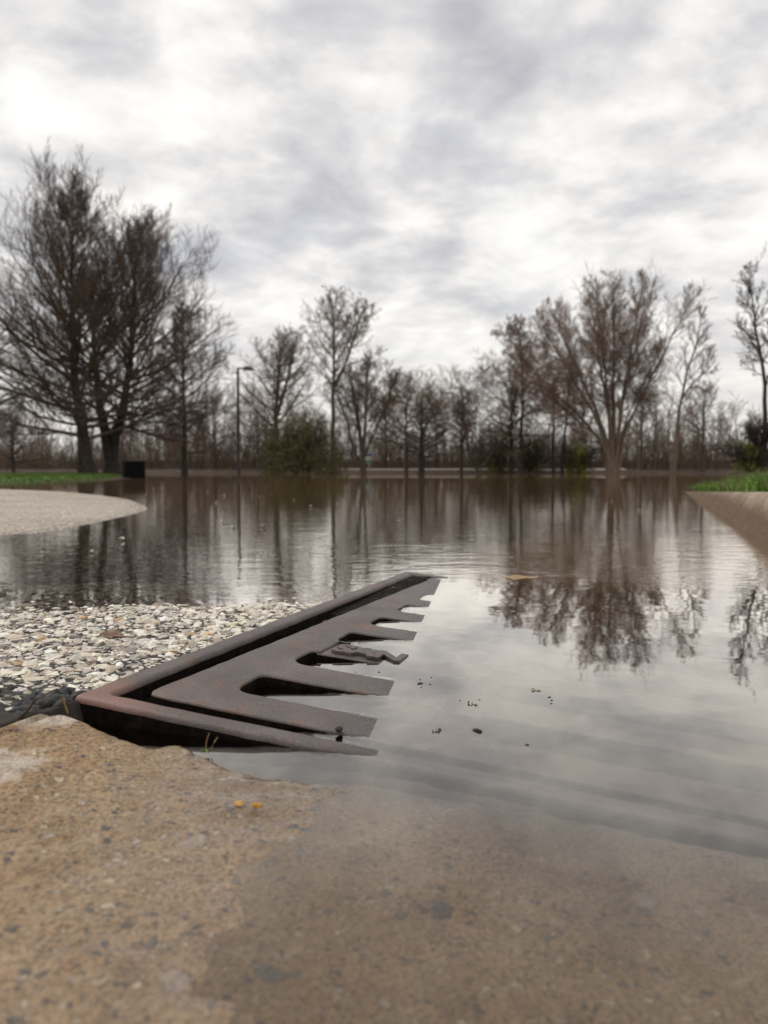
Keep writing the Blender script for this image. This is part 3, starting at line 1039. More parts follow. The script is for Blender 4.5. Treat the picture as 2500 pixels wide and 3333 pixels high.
for k, (px, py, L, a, lab) in enumerate(((1540, 2290, .012, -35, 'pale curved straw scrap afloat beyond the specks'), (1745, 2245, .010, -20, 'pale twisted scrap afloat under the tree reflection'), (1422, 2376, .009, 25, 'yellowish flake afloat off the front teeth of the grate'))):
    p = at(px, py, .0005)
    L *= .7
    V, Fc = leaf_mesh(L, L * .22, .15, 30 + k, 10, 5)
    V = V @ np.array(Matrix.Rotation(RAD(a), 3, 'Z')).T + np.array([p.x, p.y, .0006])
    tag(link('floating_scrap', np_mesh('floating_scrap', V, Fc), M_SCRAP), lab, 'scrap')

# dead leaves drifting on the open flood, a few pixels each
r = np.random.default_rng(23)
V0, F0 = leaf_mesh(.06, .04, .35, 8, 9, 6)
M_DRIFT = [mat_plain('pale_leaf', [(.3, (.36, .30, .24)), (.7, (.60, .54, .47))], 60, .6, 0), mat_plain('tan_leaf', [(.3, (.22, .12, .06)), (.7, (.42, .26, .14))], 60, .6, 0)]
me_l = [np_mesh('drifting_leaf', V0, F0) for _ in range(2)]
for q, mm in zip(me_l, M_DRIFT):
    q.materials.append(mm)
spots = [(908, 1574), (885, 1608), (957, 1630), (626, 1614), (676, 1602), (722, 1616), (730, 1615), (703, 1638), (476, 1608), (528, 1590), (500, 1592), (843, 1617), (727, 1700), (820, 1583), (1010, 1650), (1100, 1640), (1405, 1563), (1496, 1561), (1580, 1592), (1868, 1627), (1815, 1640), (1865, 1652), (1990, 1633), (2075, 1628), (2080, 1664), (1670, 1825), (760, 1720), (640, 1660), (395, 1760), (300, 1800), (860, 1720), (1150, 1610), (1300, 1700)]
for i, (px, py) in enumerate(spots):
    p = at(px, py, .0)
    o = bpy.data.objects.new('drifting_leaf', me_l[1 if i in (0, 1, 13, 23) else 0])
    COL.objects.link(o)
    s = min(1.3, max(.25, p.y * 4 / FPX * 10)) * r.uniform(.75, 1.3)
    o.location = (p.x, p.y, .004)
    o.scale = (s, s, s)
    o.rotation_euler = (r.normal(0, .2), r.normal(0, .2), r.uniform(0, 6.28))
    tag(o, 'tan dead leaf adrift on the open flood' if i in (0, 1, 13, 23) else 'pale scrap of leaf adrift on the open flood', 'leaf', 'tan leaves adrift on the flood' if i in (0, 1, 13, 23) else 'pale leaf scraps adrift on the flood')

# ------------------------------------------------------------------ kerb on the right
prof = [(-.122, -.31), (-.03, -.152), (.044, -.026), (.053, -.011), (.062, -.003), (.074, .0), (.20, .0), (.202, -.20)]
sl = np.concatenate([np.linspace(-3.5, 6.0, 150)])
Vk = []
for s in sl:
    top = .114 - .0245 * s
    for k, (d, z) in enumerate(prof):
        p = KERB_P + KERB_D * s + kn * (d + .004 * fbm(np.array([s * .9]), np.array([.7]), 51, 1)[0])
        zz = top + z + (.004 * fbm(np.array([s * .8]), np.array([1.4]), 52, 1)[0] if 1 < k < 7 else 0)
        Vk.append((p[0], p[1], zz))
Vk = np.array(Vk)
me = np_mesh('kerb', Vk, up_faces(Vk, grid_faces(len(sl), len(prof))))
m, t = material('stained_kerb_concrete')
c = objco(t)
n1, n2, n3 = t.noise(c, 7, 6, .65), t.noise(c, 90, 4, .6), t.noise(c, 400, 2, .6)
base = t.ramp(t.math('ADD', t.math('MULTIPLY', n1, .6), t.math('MULTIPLY', n2, .4)), [(.34, (.17, .122, .085)), (.48, (.30, .228, .170)), (.62, (.46, .37, .30))])
base = t.mix(t.remap(n3, .55, .75, 0, .5), base, (.22, .15, .10))
zz = t.n('ShaderNodeSeparateXYZ', {0: c}).outputs[2]
tide = t.remap(t.math('ADD', zz, t.math('MULTIPLY', t.math('SUBTRACT', n1, .5), .05)), .040, .092, .92, 0)       # tide mark left by the flood
base = t.mix(tide, base, t.ramp(n2, [(.35, (.070, .044, .024)), (.65, (.130, .084, .048))]))
along = t.vmath('DOT_PRODUCT', c, (E1[0], E1[1], 0))
jt = t.math('ABSOLUTE', t.math('SUBTRACT', t.math('FRACT', t.math('MULTIPLY', along, .55)), .5))
base = t.mix(t.remap(jt, .0025, .0055, .9, 0), base, (.05, .035, .024))
base = t.mix(t.math('MULTIPLY', t.remap(t.noise(t.n('ShaderNodeMapping', {'Vector': c, 'Scale': (1, 1, .15)}).outputs[0], 9, 5, .6), .63, .70), .4), base, (.40, .12, .09))
finish(t, base, .85, n2, .004, .3)
tag(link('kerb', me, m), 'stained concrete kerb sloping down into the water at the right, grass behind it', 'kerb')


# ------------------------------------------------------------------ grass
def blades(P, hgt_, wid, lean, seed, cols):
    r = np.random.default_rng(seed)
    n = len(P)
    a = r.uniform(0, 6.283, n)
    la = r.uniform(0, 6.283, n)
    ln = lean * np.abs(r.normal(0, 1, n)) * hgt_
    side = np.stack([np.cos(a), np.sin(a), 0 * a], 1) * (wid * .5)[:, None]
    ld = np.stack([np.cos(la), np.sin(la), 0 * a], 1)
    up = np.array([0, 0, 1.0])
    b0, b1 = P - side, P + side
    mid = P + up * (hgt_ * .6)[:, None] + ld * (ln * .35)[:, None]
    m0, m1 = mid - side * .75, mid + side * .75
    tip = P + up * (hgt_ * (1 - .25 * np.clip(ln / hgt_, 0, 1)))[:, None] + ld * ln[:, None]
    V = np.stack([b0, b1, m1, m0, tip], 1).reshape(-1, 3)
    o = (np.arange(n) * 5)[:, None]
    F = np.concatenate([o + np.array([[0, 1, 2]]), o + np.array([[0, 2, 3]]), o + np.array([[3, 2, 4]])])
    return V, F, np.repeat(cols, 5, 0)


r = np.random.default_rng(41)
gp, gh, gc, gw = [], [], [], []
n = 26000
s = r.uniform(-.6, 6.2, n)
d = .195 + np.abs(r.normal(0, 1, n)) * .9
x = KERB_P[0] + KERB_D[0] * s + kn[0] * d
y = KERB_P[1] + KERB_D[1] * s + kn[1] * d
z = z_bank(x, y)
clump = .5 + fbm(x * 2.2, y * 2.2, 61, 3)
ok = (r.uniform(size=n) < .35 + .9 * clump)
hh = 1.45 * (.030 + .085 * np.clip(clump, 0, 1.2) * r.uniform(.5, 1.2, n)) * np.clip(1.25 - .10 * (s - 1), .55, 1.2) * np.clip(.55 + d * 1.2, .5, 1.1)
pal = np.array([(.115, .225, .030), (.155, .285, .042), (.075, .150, .022), (.27, .25, .10), (.36, .29, .16)])
cc = pal[r.choice(5, n, p=[.36, .28, .18, .10, .08])] * r.uniform(.75, 1.2, (n, 1))
P = np.stack([x, y, z - .005], 1)[ok]
a1 = blades(P, hh[ok], r.uniform(.003, .007, ok.sum()), .7, 1, cc[ok])
# lawn on the left
n = 20000
y = r.uniform(8.8, 26, n)
x = -4.4 - np.abs(r.normal(0, 1, n)) * (1.2 + y * .13)
ok = (poly_sd(x, y, LAWN) > .02) & (x > -.55 * y - 1)
x, y = x[ok], y[ok]
P = np.stack([x, y, z_ground(x, y) - .004], 1)
cc = pal[r.choice(5, len(x), p=[.40, .26, .22, .09, .03])] * r.uniform(.5, .85, (len(x), 1))
a2 = blades(P, r.uniform(.012, .030, len(x)), r.uniform(.010, .022, len(x)), .5, 2, cc)
V = np.concatenate([a1[0], a2[0]])
Fc = np.concatenate([a1[1], a2[1] + len(a1[0])])
me = np_mesh('grass', V, Fc, False)
set_attr(me, 'col', np.concatenate([a1[2], a2[2]]))
tag(link('grass', me, M_GRASS), label='short bright green spring grass', kind='stuff')

# ------------------------------------------------------------------ bin, lamp, signs
def box(bm, c, s, rz=0, bev=0):
    g = bmesh.ops.create_cube(bm, size=1.0)
    vs_ = g['verts']
    bmesh.ops.scale(bm, vec=s, verts=vs_)
    if bev:
        es = list({e for v in vs_ for e in v.link_edges})
        g2 = bmesh.ops.bevel(bm, geom=es, offset=bev, segments=2, affect='EDGES', profile=.6)
        vs_ = list({v for f in g2['faces'] for v in f.verts} | {v for v in vs_ if v.is_valid})
    bmesh.ops.rotate(bm, cent=(0, 0, 0), matrix=Matrix.Rotation(rz, 3, 'Z'), verts=vs_)
    bmesh.ops.translate(bm, vec=c, verts=vs_)
    return vs_


def bm_link(name, bm, mat, parent):
    me = bpy.data.meshes.new(name)
    bm.to_mesh(me)
    bm.free()
    return link(name, me, mat, parent)


M_BLACK = mat_plain('black_painted_steel', [(.3, (.006, .006, .007)), (.7, (.010, .010, .010))], 12, .9, .001, .08)
D = 17.0
bx = far(436, D)
rot = RAD(28)
tb = empty('litter_bin', (bx, D, -.40))
tag(tb, 'square black litter bin standing in the flood below the bare trees', 'litter bin')
wd = .395
bm = bmesh.new()
box(bm, (bx, D, -.04), (wd, wd, .74), rot, .012)
bm_link('body', bm, M_BLACK, tb)
bm = bmesh.new()
for sx, sy in ((1, 0), (-1, 0), (0, 1), (0, -1)):
    dx, dy = sx * (wd / 2 + .004), sy * (wd / 2 + .004)
    c_, s_ = math.cos(rot), math.sin(rot)
    for k in range(-3, 4):
        ox, oy = dx + (k * .055 if sy else 0), dy + (k * .055 if sx else 0)
        box(bm, (bx + ox * c_ - oy * s_, D + ox * s_ + oy * c_, -.04), (.012 if sx else .038, .038 if sx else .012, .68), rot)
bm_link('slat_panel', bm, M_BLACK, tb)
bm = bmesh.new()
box(bm, (bx, D, .345), (wd + .03, wd + .03, .035), rot, .01)
bm_link('lid', bm, M_BLACK, tb)

D = 32.0
lx = far(778, D)
M_POLE = mat_plain('dark_bronze_steel', [(.3, (.012, .011, .012)), (.7, (.026, .024, .025))], 6, .5, .001, .4)
lamp = empty('street_lamp', (lx, D, -.35))
tag(lamp, 'tall dark street lamp with a single shoebox head, rising out of the flood', 'street lamp')
zt = hgt(1200, D)
V, Fc = sweep([(lx, D, -.4), (lx, D, 1.5), (lx, D, zt)], [.066, .060, .050], 12)
link('pole', np_mesh('pole', V, Fc), M_POLE, lamp)
bm = bmesh.new()
box(bm, (lx + .15, D, zt - .02), (.34, .06, .05), 0, .008)
bm_link('arm', bm, M_POLE, lamp)
bm = bmesh.new()
vs_ = box(bm, (lx + .42, D, zt - .02), (.46, .34, .13), 0, .02)
for q in bm.verts:
    if q.co.z > zt:
        q.co.x = lx + .42 + (q.co.x - lx - .42) * .55
        q.co.y = D + (q.co.y - D) * .6
hd = bm_link('lamp_head', bm, M_POLE, lamp)
bm = bmesh.new()
box(bm, (lx + .42, D, zt - .089), (.36, .26, .012), 0, .004)
bm_link('lens', bm, mat_plain('frosted_glass', [(.3, (.3, .3, .28)), (.7, (.4, .4, .38))], 6, .3, 0), hd)

D = 47.0
sx_ = far(1199, D)
sg = empty('park_sign', (sx_, D, -.35))
tag(sg, 'small signpost with a grey panel over a blue white and green one, beside a trunk', 'sign')
V, Fc = sweep([(sx_ + .05, D + .04, -.4), (sx_ + .05, D + .04, hgt(1440, D))], [.035, .035], 8)
link('post', np_mesh('post', V, Fc), mat_plain('galvanised_steel', [(.3, (.22, .22, .22)), (.7, (.34, .34, .34))], 10, .5, 0), sg)


def flat_mat(name, col):
    return mat_plain(name, [(.3, tuple(q * .9 for q in col)), (.7, col)], 5, .5, 0)


pw = 25 / FPX * D
bm = bmesh.new()
box(bm, (sx_, D, (hgt(1444, D) + hgt(1475, D)) / 2), (pw, .02, (1475 - 1444) / FPX * D), 0, .008)
bm_link('upper_panel', bm, flat_mat('grey_sign', (.40, .37, .35)), sg)
bm = bmesh.new()
z0, z1 = hgt(1509, D), hgt(1478, D)
box(bm, (sx_ - .02, D, (z0 + z1) / 2), (pw * .92, .02, z1 - z0), 0, .008)
lp = bm_link('lower_panel', bm, flat_mat('white_sign', (.50, .50, .48)), sg)
for nm, f0, f1, xo, xw, colr in (('blue_band', .76, .99, 0, .9, (.06, .10, .32)), ('green_band', .06, .34, 0, .9, (.03, .22, .11)), ('orange_patch', .38, .56, .30, .28, (.45, .18, .08))):
    bm = bmesh.new()
    box(bm, (sx_ - .02 + xo * pw, D - .013, z0 + (z1 - z0) * (f0 + f1) / 2), (pw * xw, .008, (z1 - z0) * (f1 - f0)), 0)
    bm_link(nm, bm, flat_mat(nm, colr), lp)


# ------------------------------------------------------------------ trees
def unit(a):
    return a / (np.linalg.norm(a, axis=-1, keepdims=True) + 1e-12)


def perp(d, r):
    q = r.normal(size=d.shape)
    q = q - (q * d).sum(-1, keepdims=True) * d
    return unit(q)


def polylines(P, Dr, L, R, k, up, wob, r, taper=.25, pull=None):
    """n curved branches of k segments: returns nodes (n,k+1,3) and radii (n,k+1)"""
    n = len(P)
    nodes = np.zeros((n, k + 1, 3))
    nodes[:, 0] = P
    d = unit(Dr)
    up = np.broadcast_to(np.asarray(up, float), (n,))
    for i in range(k):
        d = unit(d + np.array([0, 0, 1.0]) * up[:, None] / k + wob * r.normal(size=d.shape) / math.sqrt(k))
        nodes[:, i + 1] = nodes[:, i] + d * (L / k)[:, None]
    tt = np.linspace(0, 1, k + 1)
    rad = R[:, None] * (1 - (1 - taper) * tt[None, :])
    return nodes, rad


def children(nodes, rad, L, m, t0, t1, ang, ratio, r, shrink=.6, rr_=.6, planar=0):
    n, k1, _ = nodes.shape
    t = r.uniform(t0, t1, (n, m))
    # spread evenly along the branch
    t = (np.arange(m)[None, :] + r.uniform(.1, .9, (n, m))) / m * (t1 - t0) + t0
    f = t * (k1 - 1)
    i = np.minimum(f.astype(int), k1 - 2)
    w_ = (f - i)[..., None]
    I = np.arange(n)[:, None]
    P = nodes[I, i] * (1 - w_) + nodes[I, i + 1] * w_
    T = unit(nodes[I, i + 1] - nodes[I, i])
    Rr = rad[I, i] * (1 - w_[..., 0]) + rad[I, i + 1] * w_[..., 0]
    a = RAD(ang[0]) + (RAD(ang[1]) - RAD(ang[0])) * r.uniform(size=(n, m))
    Dr = T * np.cos(a)[..., None] + perp(T.reshape(-1, 3), r).reshape(n, m, 3) * np.sin(a)[..., None]
    Lc = L[:, None] * ratio * (1 - shrink * t) * r.uniform(.65, 1.25, (n, m))
    return P.reshape(-1, 3), Dr.reshape(-1, 3), Lc.ravel(), (Rr * rr_).ravel(), t.ravel()


def tubes(sets):
    """list of (nodes, radii, sides) -> one vertex and face array"""
    Vs, Fs, off = [], [], 0
    for nodes, rad, sides in sets:
        n, k1, _ = nodes.shape
        if n == 0:
            continue
        T = np.gradient(nodes, axis=1)
        T = unit(T)
        ref = np.where(np.abs(T[..., 2:3]) > .92, np.array([1., 0, 0]), np.array([0, 0, 1.]))
        s = unit(np.cross(T, ref))
        q = np.cross(s, T)
        an = np.linspace(0, 2 * math.pi, sides, endpoint=False)
        ring = nodes[:, :, None] + rad[:, :, None, None] * (np.cos(an)[:, None] * s[:, :, None] + np.sin(an)[:, None] * q[:, :, None])
        Vs.append(ring.reshape(-1, 3))
        b, i, j = np.meshgrid(np.arange(n), np.arange(k1 - 1), np.arange(sides), indexing='ij')
        base = (b * k1 + i) * sides
        a = (base + j).ravel()
        c_ = (base + (j + 1) % sides).ravel()
        Fs.append(np.stack([a, c_, c_ + sides, a + sides], 1) + off)
        off += n * k1 * sides
    return np.concatenate(Vs), np.concatenate(Fs)


def crown_from(limbs, r, spec):
    """side shoots of the limbs down to twigs; limbs = (nodes, rad, lengths)"""
    nodes, rad, L = limbs
    out = []
    tw = spec.get('twig', .006)
    for lv, (m, t0, ang, ratio, up, wob) in enumerate(spec['levels']):
        P, Dr, Lc, Rc, _ = children(nodes, rad, L, m, t0, .98, ang, ratio, r, spec.get('shrink', .35), .52)
        last = lv == len(spec['levels']) - 1
        Rc = np.maximum(Rc, tw * (1.0 if last else 1.3))
        k = 2 if last else 4
        nodes, rad = polylines(P, Dr, Lc, Rc, k, up, wob, r, .45)
        L = Lc
        out.append((nodes, rad, 3 if lv else 4))
    return out


def make_tree(name, loc, stems, spec, seed, mb, mt, label, cat='tree', group=None, parent_only=False):
    """stems: list of (list of (x,z[,y]) offsets, r0, r1); limbs: dict of ranges for each stem"""
    r = np.random.default_rng(seed)
    root = empty(name, loc)
    tag(root, label, cat, group)
    bark, twig = [], []
    for pts, r0, r1, lm in stems:
        pts = np.array([(q[0], q[2] if len(q) > 2 else 0.0, q[1]) for q in pts], float)
        # smooth, slightly crooked stem
        tpar = np.concatenate([[0], np.cumsum(np.linalg.norm(np.diff(pts, axis=0), axis=1))])
        tt = np.linspace(0, tpar[-1], 15)
        nd = np.stack([np.interp(tt, tpar, pts[:, k]) for k in range(3)], 1)
        for _ in range(2):
            nd[1:-1] = .25 * nd[:-2] + .5 * nd[1:-1] + .25 * nd[2:]
        nd[1:-1] += r.normal(0, .010 * tpar[-1] / 4, nd[1:-1].shape)
        rad = r0 + (r1 - r0) * np.linspace(0, 1, 15) ** .8
        if lm.get('flare', 1):
            rad[0] *= 1.45
            rad[1] *= 1.12
        bark.append((nd[None] + np.array(loc), rad[None], 9))
        n = lm['n']
        t = np.sort(r.uniform(lm['t0'], 1.0, n)) if not lm.get('even', 1) else np.linspace(lm['t0'], .99, n) + r.uniform(-.4, .4, n) / n
        t = np.clip(t, lm['t0'], .995)
        f = t * 14
        i = np.minimum(f.astype(int), 13)
        w_ = (f - i)[:, None]
        P = nd[i] * (1 - w_) + nd[i + 1] * w_
        T = unit(nd[i + 1] - nd[i])
        Rp = np.interp(t, np.linspace(0, 1, 15), rad)
        ts_ = (t - lm['t0']) / (1 - lm['t0'])
        a = RAD(1) * np.interp(ts_, [0, .5, 1], lm['ang']) + r.normal(0, .12, n)
        az = np.arange(n) * 2.39996 + r.uniform(-.5, .5, n)
        if 'az' in lm:
            az = r.uniform(lm['az'][0], lm['az'][1], n)
        hor = np.stack([np.cos(az), np.sin(az), 0 * az], 1)
        hor = unit(hor - (hor * T).sum(1, keepdims=True) * T)
        Dr = T * np.cos(a)[:, None] + hor * np.sin(a)[:, None]
        Lb = np.interp(ts_, [0, .25, .5, .75, 1], lm['len']) * r.uniform(.75, 1.2, n)
        Rb = np.minimum(Rp * lm.get('rr', .55), .008 + Lb * .015)
        nodes, rad2 = polylines(P + np.array(loc), Dr, Lb, Rb, 8, np.interp(ts_, [0, 1], lm['up']), lm.get('wob', .17), r, .18)
        (bark if lm.get('big') else twig).append((nodes, rad2, 6))
        twig += crown_from((nodes, rad2, Lb), r, spec)
        if lm.get('tip', 1):
            twig += crown_from((nd[None, 7:] + np.array(loc), rad[None, 7:], np.array([tpar[-1] * .34])), r, spec)
    V, Fc = tubes(bark)
    link('trunk', np_mesh('trunk', V, Fc), mb, root)
    V, Fc = tubes(twig)
    link('crown', np_mesh('crown', V, Fc), mt, root)
    return root


def L3(d1=9, d2=7, d3=5, ang=(28, 58), rat=(.50, .45, .45), up=(.45, .35, .25), wob=.15, tw=.006, sh=.55, t0=.15):
    return {'levels': [(d1, t0, ang, rat[0], up[0], wob), (d2, .12, ang, rat[1], up[1], wob), (d3, .10, ang, rat[2], up[2], wob)], 'twig': tw, 'shrink': .35}


ZB = -.30
# the two dark trees on the left lawn
D = 22.0
zl = float(z_ground(np.array([far(300, D)]), np.array([D]))[0]) - .03
top = hgt(745, D)
make_tree('bare_tree', (far(288, D), D, zl),
          [([(0, 0), (-.14, 1.1), (-.30, 2.4), (-.33, 4.6), (-.32, 6.6), (-.28, top - zl)], .20, .016,
            dict(n=54, t0=.14, ang=(86, 52, 20), len=(3.2, 3.2, 2.8, 2.1, 1.2), up=(.12, 1.3), rr=.5, tip=0))],
          L3(9, 7, 7, ang=(22, 50), rat=(.54, .50, .66), tw=.0037), 101, M_BARK_DARK, M_BARK_PLUM, 'tallest dark bare tree on the left lawn, with an upright leader and a leaning trunk')
D = 23.0
make_tree('bare_tree', (far(365, D), D, zl),
          [([(0, 0), (-.02, .6), (-.25, 1.4), (-.42, 3.0), (-.50, 5.2)], .20, .02, dict(n=26, t0=.25, ang=(75, 45, 25), len=(2.0, 2.2, 2.0, 1.5, .6), up=(.1, .7), tip=0)),
           ([(0, .35), (.08, .9), (.32, 1.7), (.62, 3.4), (.72, 4.8), (.75, 5.9)], .17, .016, dict(n=48, t0=.20, ang=(86, 54, 22), len=(2.8, 3.1, 2.8, 2.1, 1.2), up=(.08, 1.2), flare=0, tip=0))],
          L3(9, 7, 7, ang=(22, 50), rat=(.54, .50, .66), tw=.0037), 102, M_BARK_DARK, M_BARK_PLUM, 'forked dark bare tree with a round plum-brown crown, right of the tallest one')
D = 27.0
make_tree('bare_tree', (far(600, D), D, ZB),
          [([(0, 0), (.03, 1.6), (.0, 3.2), (.05, 5.5)], .12, .014, dict(n=34, t0=.20, ang=(82, 58, 30), len=(1.6, 1.9, 1.8, 1.3, .5), up=(.05, .5)))],
          L3(8, 7, 7, rat=(.50, .46, .58), tw=.0045), 103, M_BARK_DARK, M_BARK_PLUM, 'smaller dark bare tree standing right behind the forked one on the left')
D = 21.0
make_tree('bare_tree', (far(-190, D), D, zl),
          [([(0, 0), (.05, 1.6), (.0, 3.6), (.05, 5.9)], .17, .014, dict(n=30, t0=.18, ang=(80, 55, 28), len=(2.6, 2.6, 2.2, 1.5, .5), up=(.05, .6)))],
          L3(10, 8, 7, rat=(.50, .46, .58), tw=.0045), 104, M_BARK_DARK, M_BARK_PLUM, 'dark bare tree mostly cut off by the left border, only its branch ends showing')

# tree with thick trunk behind the lamp
D = 48.0
k_ = D / FPX
make_tree('bare_tree', (far(902, D), D, ZB),
          [([(0, 0), (-.05, 2.6), (.0, 4.6), (.15, 6.6), (.2, hgt(1150, D))], .26, .05, dict(n=26, t0=.30, ang=(66, 46, 26), len=(3.6, 3.6, 3.2, 2.4, 1.2), up=(.35, .6), big=1)),
           ([(.0, 3.8), (.5, 5.2), (.9, 6.8), (1.0, 8.0)], .14, .03, dict(n=14, t0=.25, ang=(60, 42, 26), len=(2.4, 2.4, 2.1, 1.6, .8), up=(.3, .6), flare=0))],
          L3(7, 6, 6, ang=(32, 66), rat=(.50, .48, .60), up=(.25, .2, .15), tw=.0066), 105, M_BARK_MID, M_TWIG_MID, 'thick-trunked grey-brown bare tree with a rounded crown, right of the street lamp')
D = 45.0
make_tree('bare_tree', (far(1083, D), D, ZB),
          [([(0, 0), (.03, 3.0), (.05, 5.2), (.12, 8.0), (.05, hgt(985, D))], .19, .03, dict(n=17, t0=.50, ang=(55, 42, 26), len=(2.6, 2.8, 2.4, 1.9, .9), up=(.4, .6), big=1)),
           ([(.05, 5.1), (.75, 6.4), (1.25, 8.0), (1.7, 9.4)], .11, .025, dict(n=12, t0=.30, ang=(55, 42, 28), len=(2.0, 2.0, 1.8, 1.4, .7), up=(.3, .6), flare=0))],
          L3(8, 6, 6, ang=(30, 62), rat=(.50, .48, .60), up=(.3, .2, .15), tw=.0070), 106, M_BARK_MID, M_TWIG_MID, 'tall slender bare tree forking high above its neighbours in the middle of the far shore')
D = 47.0
make_tree('bare_tree', (far(1182, D), D, ZB),
          [([(0, 0), (0, 1.3), (-.25, 3.2), (-.8, 6.2)], .20, .03, dict(n=12, t0=.35, ang=(50, 40, 25), len=(2.2, 2.4, 2.1, 1.5, .7), up=(.3, .5), big=1)),
           ([(0, 1.2), (.12, 3.2), (.3, 6.4)], .12, .03, dict(n=12, t0=.35, ang=(50, 40, 25), len=(2.0, 2.2, 2.0, 1.5, .7), up=(.3, .5), flare=0)),
           ([(0, 1.1), (.6, 2.6), (1.5, 4.6), (1.9, 6.0)], .10, .025, dict(n=12, t0=.30, ang=(50, 40, 25), len=(1.8, 2.0, 1.8, 1.4, .6), up=(.3, .5), flare=0)),
           ([(0, .3), (-.7, 2.2), (-1.2, 4.3), (-1.9, 5.6)], .10, .025, dict(n=10, t0=.35, ang=(50, 40, 25), len=(1.8, 2.0, 1.8, 1.4, .6), up=(.3, .5), flare=0))],
          L3(8, 6, 7, ang=(32, 66), rat=(.50, .48, .60), up=(.2, .15, .1), tw=.0068), 107, M_BARK_MID, M_TWIG_MID, 'low-forking many-stemmed bare tree right behind the signpost')


def spreading(px, D, H_, Wd, seed, label, mb=None, mt=None, tr=.14, tw=.0062, lean=0.0, n=22, t0=.30, dens=(7, 6, 5)):
    Wd *= 1.12
    H_ *= .92
    return make_tree('bare_tree', (far(px, D), D, ZB if D < 53 else .12),
                     [([(0, 0), (lean * .25, H_ * .3), (lean * .6, H_ * .6), (lean, H_ * .9)], tr, .03,
                       dict(n=n, t0=t0, ang=(80, 60, 36), len=(Wd * .95, Wd * 1.15, Wd * 1.1, Wd * .85, Wd * .45), up=(.12, .45), big=1))],
                     L3(*dens, ang=(32, 66), rat=(.58, .52, .64), up=(.2, .12, .05), tw=tw), seed, mb or M_BARK_MID, mt or M_TWIG_MID, label)


spreading(1322, 52, 6.6, 2.5, 110, 'bare tree with crooked low limbs, first to the right of the signpost')
spreading(1372, 50, 5.0, 2.4, 111, 'squat bare tree with a gnarled dark base, second right of the signpost', M_BARK_DARK, tr=.24)
spreading(1502, 52, 6.8, 3.0, 112, 'wide flat-topped bare tree with a straight trunk, left of the leaning forked stem')
D = 50.0
make_tree('bare_tree', (far(1558, D), D, ZB),
          [([(0, 0), (0, .45), (.9, 1.7), (2.1, 3.0), (3.0, 4.6)], .12, .03, dict(n=14, t0=.35, ang=(60, 45, 30), len=(1.6, 1.8, 1.6, 1.2, .6), up=(.4, .7), big=1)),
           ([(0, .4), (-.6, 1.5), (-.9, 3.2), (-1.0, 5.2)], .10, .03, dict(n=14, t0=.30, ang=(60, 45, 30), len=(1.6, 1.8, 1.6, 1.2, .6), up=(.4, .7), flare=0))],
          L3(8, 6, 7, ang=(32, 66), rat=(.50, .48, .60), up=(.2, .15, .1), tw=.0068), 113, M_BARK_MID, M_TWIG_MID, 'bare tree split near the water into two leaning stems like a V')
spreading(1663, 50, 7.2, 2.6, 114, 'bare tree with a slim dark trunk between the two yellow-green willows', M_BARK_DARK, tr=.15)
spreading(1800, 49, 7.6, 1.9, 115, 'left one of two slim trunks standing close together left of the big tan tree', M_BARK_DARK, tr=.11, t0=.5, n=16)
spreading(1828, 50, 8.2, 1.9, 116, 'right one of two slim trunks standing close together left of the big tan tree', M_BARK_DARK, tr=.11, t0=.5, n=16, lean=.5)

# the big tan tree on the right
D = 46.0
fan = []
tips = [(-3.9, 5.0, -.4, .11), (-4.9, 7.4, .2, .14), (-4.0, 8.6, -.6, .15), (-2.9, 9.9, .5, .15), (-1.7, 10.4, -.5, .15), (-.7, 11.1, .4, .16), (.15, 11.4, .3, .18), (1.0, 11.0, -.4, .15), (1.9, 10.4, .5, .13), (3.7, 10.4, -.2, .13), (2.6, 7.4, .6, .09)]
for i, (tx, tz, ty, r0) in enumerate(tips):
    tx, tz = tx * 1.13, tz * .98
    bx_ = .068 * i - .34
    fan.append(([(bx_ * .8, -.1, .12 * (-1) ** i), (bx_ * .9, .8, .10 * (-1) ** i), (bx_ * 1.1, 1.5 + .12 * (i % 3), .1 * (-1) ** i), (tx * .26, 1.6 + (tz - 1.6) * .28, ty), (tx * .64, 1.6 + (tz - 1.6) * .64, ty * 2), (tx, tz, ty * 3)], r0 * .92, .022,
                dict(n=18 if i < 9 else 9, t0=.36, ang=(54, 42, 24), len=(1.5, 2.3, 2.1, 1.6, .8), up=(.3, .7), flare=1, big=1)))
fan.append(([(-.2, 1.6), (-.9, 2.2), (-1.6, 2.1), (-2.2, 2.6)], .08, .02, dict(n=8, t0=.3, ang=(60, 45, 30), len=(.9, .9, .8, .6, .4), up=(.4, .6), flare=0)))
fan.append(([(.3, 2.2), (.9, 3.4), (1.6, 4.6), (2.2, 6.0)], .08, .02, dict(n=9, t0=.3, ang=(60, 45, 30), len=(1.3, 1.3, 1.2, .9, .5), up=(.4, .6), flare=0)))
make_tree('bare_tree', (far(1995, D), D, ZB), fan, L3(8, 6, 6, ang=(26, 56), rat=(.62, .54, .66), up=(.40, .3, .2), tw=.0056), 120, M_BARK_TAN, M_TWIG_TAN,
          'largest tan bare tree on the right, its limbs fanning up from a short stout trunk')
D = 52.0
make_tree('bare_tree', (far(1690, D), D, ZB),
          [([(0, 0), (.1, 2.6), (.2, 5.0), (.1, 7.5), (-.2, hgt(1060, D))], .16, .03, dict(n=22, t0=.42, ang=(62, 50, 30), len=(2.2, 2.6, 2.4, 1.8, .8), up=(-.1, .4), big=1))],
          L3(11, 8, 8, rat=(.50, .5, .62), up=(-.2, -.35, -.3), tw=.0068), 121, M_BARK_MID, M_TWIG_TAN, 'bare tree with drooping feathery brown twigs, left of the big tan one')
D = 48.0
